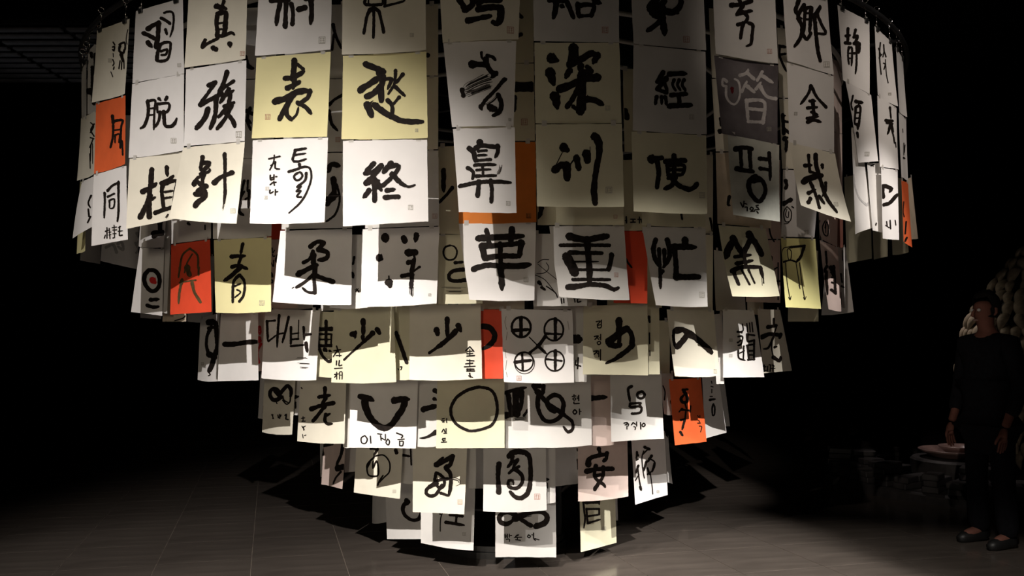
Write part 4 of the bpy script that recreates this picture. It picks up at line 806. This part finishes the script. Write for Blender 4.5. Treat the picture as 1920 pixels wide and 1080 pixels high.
# tall sculpture made of pods behind the visitor
SX, SY = 5.42, 9.15
sc = empty('pod_sculpture', (SX, SY, 0.095))
tag(sc, 'tall sculpture of overlapping pale carved pods standing behind the visitor', 'sculpture')
def srad(z): # radius of the mass against height above its base
    ks = ((0, .17), (.5, .16), (.8, .42), (1.05, .70), (1.55, .60), (2.05, .26), (2.3, .05))
    for (z0, r0), (z1, r1) in zip(ks, ks[1:]):
        if z <= z1: return r0 + (r1 - r0) * (z - z0) / (z1 - z0)
    return .05
bm = bmesh.new(); add_lathe(bm, [(max(0.05, srad(z / 10.0) - 0.09), z / 10.0) for z in range(0, 23)], (0, 0, 0), 24)
obj('core', bm, M_CLIP, sc)
def pod_mesh():
    bm = bmesh.new()
    rings = []
    for j in range(7):
        t = j / 6.0
        w_ = 0.052 * math.sin(PI * (0.12 + 0.88 * t) ** 0.8) + 0.006
        row = []
        for k in range(8):
            a = 2 * PI * k / 8
            row.append(bm.verts.new((0.55 * w_ * math.cos(a) + 0.03 * math.sin(PI * t), w_ * math.sin(a), 0.10 - 0.2 * t)))
        rings.append(row)
    for a, b in zip(rings, rings[1:]):
        for k in range(8): bm.faces.new((a[k], b[k], b[(k + 1) % 8], a[(k + 1) % 8]))
    bm.faces.new(rings[0]); bm.faces.new(list(reversed(rings[-1])))
    return bm
pod = None
z = 0.12; lvl = 0
while z < 2.27:
    R = srad(z)
    n = max(5, int(2 * PI * R / 0.125))
    for k in range(n):
        a = 2 * PI * (k + 0.5 * (lvl % 2)) / n + rr.uniform(-.06, .06)
        if pod is None: pod = obj('pod', pod_mesh(), M_POD, sc, True); o = pod
        else: o = pod.copy(); COL.objects.link(o)
        o.location = (R * math.cos(a), R * math.sin(a), z)
        o.rotation_euler = (rr.uniform(-.35, .35), -0.35 + rr.uniform(-.2, .2), a)
        s_ = rr.uniform(0.85, 1.2)
        o.scale = (s_, s_, s_)
    z += 0.118; lvl += 1

# ------------------------------------------------------------------ visitor in black
def skin_mesh(name, verts, edges, radii, m, parent, sub=2, flat=1.0, root=0):
    me = bpy.data.meshes.new(name)
    me.from_pydata(verts, edges, [])
    o = bpy.data.objects.new(name, me)
    COL.objects.link(o)
    md = o.modifiers.new('s', 'SKIN'); md.use_smooth_shade = True
    for i, r in enumerate(radii):
        v = me.skin_vertices[0].data[i]
        v.radius = r if isinstance(r, tuple) else (r, r)
        v.use_root = (i == root)
    md2 = o.modifiers.new('d', 'SUBSURF'); md2.levels = sub; md2.render_levels = sub
    dg = bpy.context.evaluated_depsgraph_get()
    me2 = bpy.data.meshes.new_from_object(o.evaluated_get(dg))
    me2.materials.clear(); me2.materials.append(m)
    for p in me2.polygons: p.use_smooth = True
    o2 = bpy.data.objects.new(name, me2)
    bpy.data.objects.remove(o)
    COL.objects.link(o2)
    if parent: o2.parent = parent
    return o2

VX, VY = 3.44, 6.40
vis = empty('person', (VX, VY, 0))
vis.rotation_euler = (0, 0, math.radians(-72))
tag(vis, 'person in a long black coat and trousers standing in the dark with lowered arms', 'person')
# local frame: faces -y, x to the side
V = [(0, .01, .98), (0, .01, 1.12), (0, .015, 1.30), (0, .02, 1.46), (0, .01, 1.54), (0, -.005, 1.60), (0, -.01, 1.68), (0, -.005, 1.76),
     (.10, .01, .94), (.115, 0, .52), (.12, .03, .09), (.13, -.11, .05),
     (-.10, .01, .94), (-.115, -.01, .52), (-.12, .02, .09), (-.13, -.12, .05),
     (.18, .02, 1.44), (.25, .03, 1.16), (.24, -.07, .92), (.235, -.10, .86),
     (-.18, .02, 1.44), (-.25, .03, 1.16), (-.24, -.07, .92), (-.235, -.10, .86)]
E = [(0, 1), (1, 2), (2, 3), (3, 4), (4, 5), (5, 6), (6, 7), (0, 8), (8, 9), (9, 10), (10, 11), (0, 12), (12, 13), (13, 14), (14, 15),
     (3, 16), (16, 17), (17, 18), (18, 19), (3, 20), (20, 21), (21, 22), (22, 23)]
Rr_ = [(.15, .105), (.135, .10), (.15, .11), (.10, .075), (.055, .055), (.058, .062), (.075, .092), (.062, .078),
       .085, .055, .04, .035, .085, .055, .04, .035, .055, .042, .03, .03, .055, .042, .03, .03]
skin_mesh('body', V, E, Rr_, M_SKIN, vis)
# head details
bm = bmesh.new()
add_lathe(bm, [(0.0, -.012), (.011, -.008), (.0135, 0), (.011, .008), (0.0, .012)], (.031, -.088, 1.685), 10)
add_lathe(bm, [(0.0, -.012), (.011, -.008), (.0135, 0), (.011, .008), (0.0, .012)], (-.031, -.088, 1.685), 10)
obj('eye', bm, M_EYE, vis, True)
bm = bmesh.new()
add_tube(bm, [(0, -.092, 1.69), (0, -.112, 1.665), (0, -.118, 1.645), (0, -.10, 1.635)], [.006, .010, .014, .006], 8)
obj('nose', bm, M_SKIN, vis, True)
bm = bmesh.new()
add_tube(bm, [(-.024, -.090, 1.612), (0, -.100, 1.612), (.024, -.090, 1.612)], [.003, .007, .003], 6)
obj('mouth', bm, M_DISH, vis, True)
for s in (-1, 1):
    bm = bmesh.new()
    add_tube(bm, [(s * .080, -.002, 1.70), (s * .090, .008, 1.695), (s * .090, .010, 1.665), (s * .080, .0, 1.645)], [.006, .011, .010, .005], 8)
    obj('ear', bm, M_SKIN, vis, True)
bm = bmesh.new()
r_ = bmesh.ops.create_icosphere(bm, subdivisions=3, radius=1.0)
for v in list(bm.verts):
    if v.co.y < -0.45 and v.co.z < 0.42 or v.co.z < -0.75: bm.verts.remove(v); continue
    v.co = Vector((v.co.x * .092, v.co.y * .108 + .012, v.co.z * .118 + 1.715)) * (1 + 0.01 * noise.noise(v.co * 4))
obj('hair', bm, M_HAIR, vis, True)
# hands with five fingers
for s in (-1, 1):
    wx, wy, wz = s * .235, -.10, .86
    hv = [(wx, wy, wz), (wx, wy - .015, wz - .05), (wx, wy - .02, wz - .085)]
    he = [(0, 1), (1, 2)]
    hr = [(.026, .019), (.038, .016), (.036, .014)]
    for q, (dy, ln) in enumerate(((-.030, .075), (-.010, .085), (.010, .08), (.028, .062))):
        i0 = len(hv)
        hv += [(wx, wy - .018 + dy, wz - .095), (wx - s * .006, wy - .02 + dy * 1.08, wz - .095 - ln * .5), (wx - s * .020, wy - .018 + dy * 1.08, wz - .095 - ln)]
        he += [(2, i0), (i0, i0 + 1), (i0 + 1, i0 + 2)]
        hr += [.0095, .0085, .007]
    i0 = len(hv)
    hv += [(wx - s * .004, wy - .045, wz - .055), (wx - s * .012, wy - .066, wz - .088), (wx - s * .02, wy - .070, wz - .115)]
    he += [(1, i0), (i0, i0 + 1), (i0 + 1, i0 + 2)]
    hr += [.012, .0105, .008]
    skin_mesh('hand', hv, he, hr, M_SKIN, vis, 1)
# clothing
cv = [(0, .01, 1.02), (0, .012, 1.16), (0, .015, 1.32), (0, .02, 1.47), (0, .015, 1.535),
      (.185, .02, 1.445), (.262, .03, 1.16), (.247, -.06, .93), (-.185, .02, 1.445), (-.262, .03, 1.16), (-.247, -.06, .93), (0, .01, .86), (0, .01, .62)]
ce = [(0, 1), (1, 2), (2, 3), (3, 4), (3, 5), (5, 6), (6, 7), (3, 8), (8, 9), (9, 10), (0, 11), (11, 12)]
crr = [(.185, .135), (.175, .13), (.185, .14), (.13, .10), (.075, .075), .078, .062, .048, .078, .062, .048, (.20, .15), (.215, .165)]
skin_mesh('coat', cv, ce, crr, M_COAT, vis)
for s in (-1, 1):
    skin_mesh('trouser_leg', [(s * .10, .01, .92), (s * .117, 0, .52), (s * .124, .025, .055)], [(0, 1), (1, 2)], [.105, .080, .076], M_TROUSER, vis, 2)
    bm = bmesh.new()
    add_tube(bm, [(s * .122, .075, .045), (s * .124, .03, .055), (s * .128, -.05, .045), (s * .132, -.13, .035), (s * .133, -.165, .028)], [.036, .045, .043, .040, .024], 10)
    obj('shoe', bm, M_SHOE, vis, True)

for r in REPORT:
    if not (0.15 < r[1] < 0.43 and 0.2 < r[2] < 0.46): print('SIZE', r)
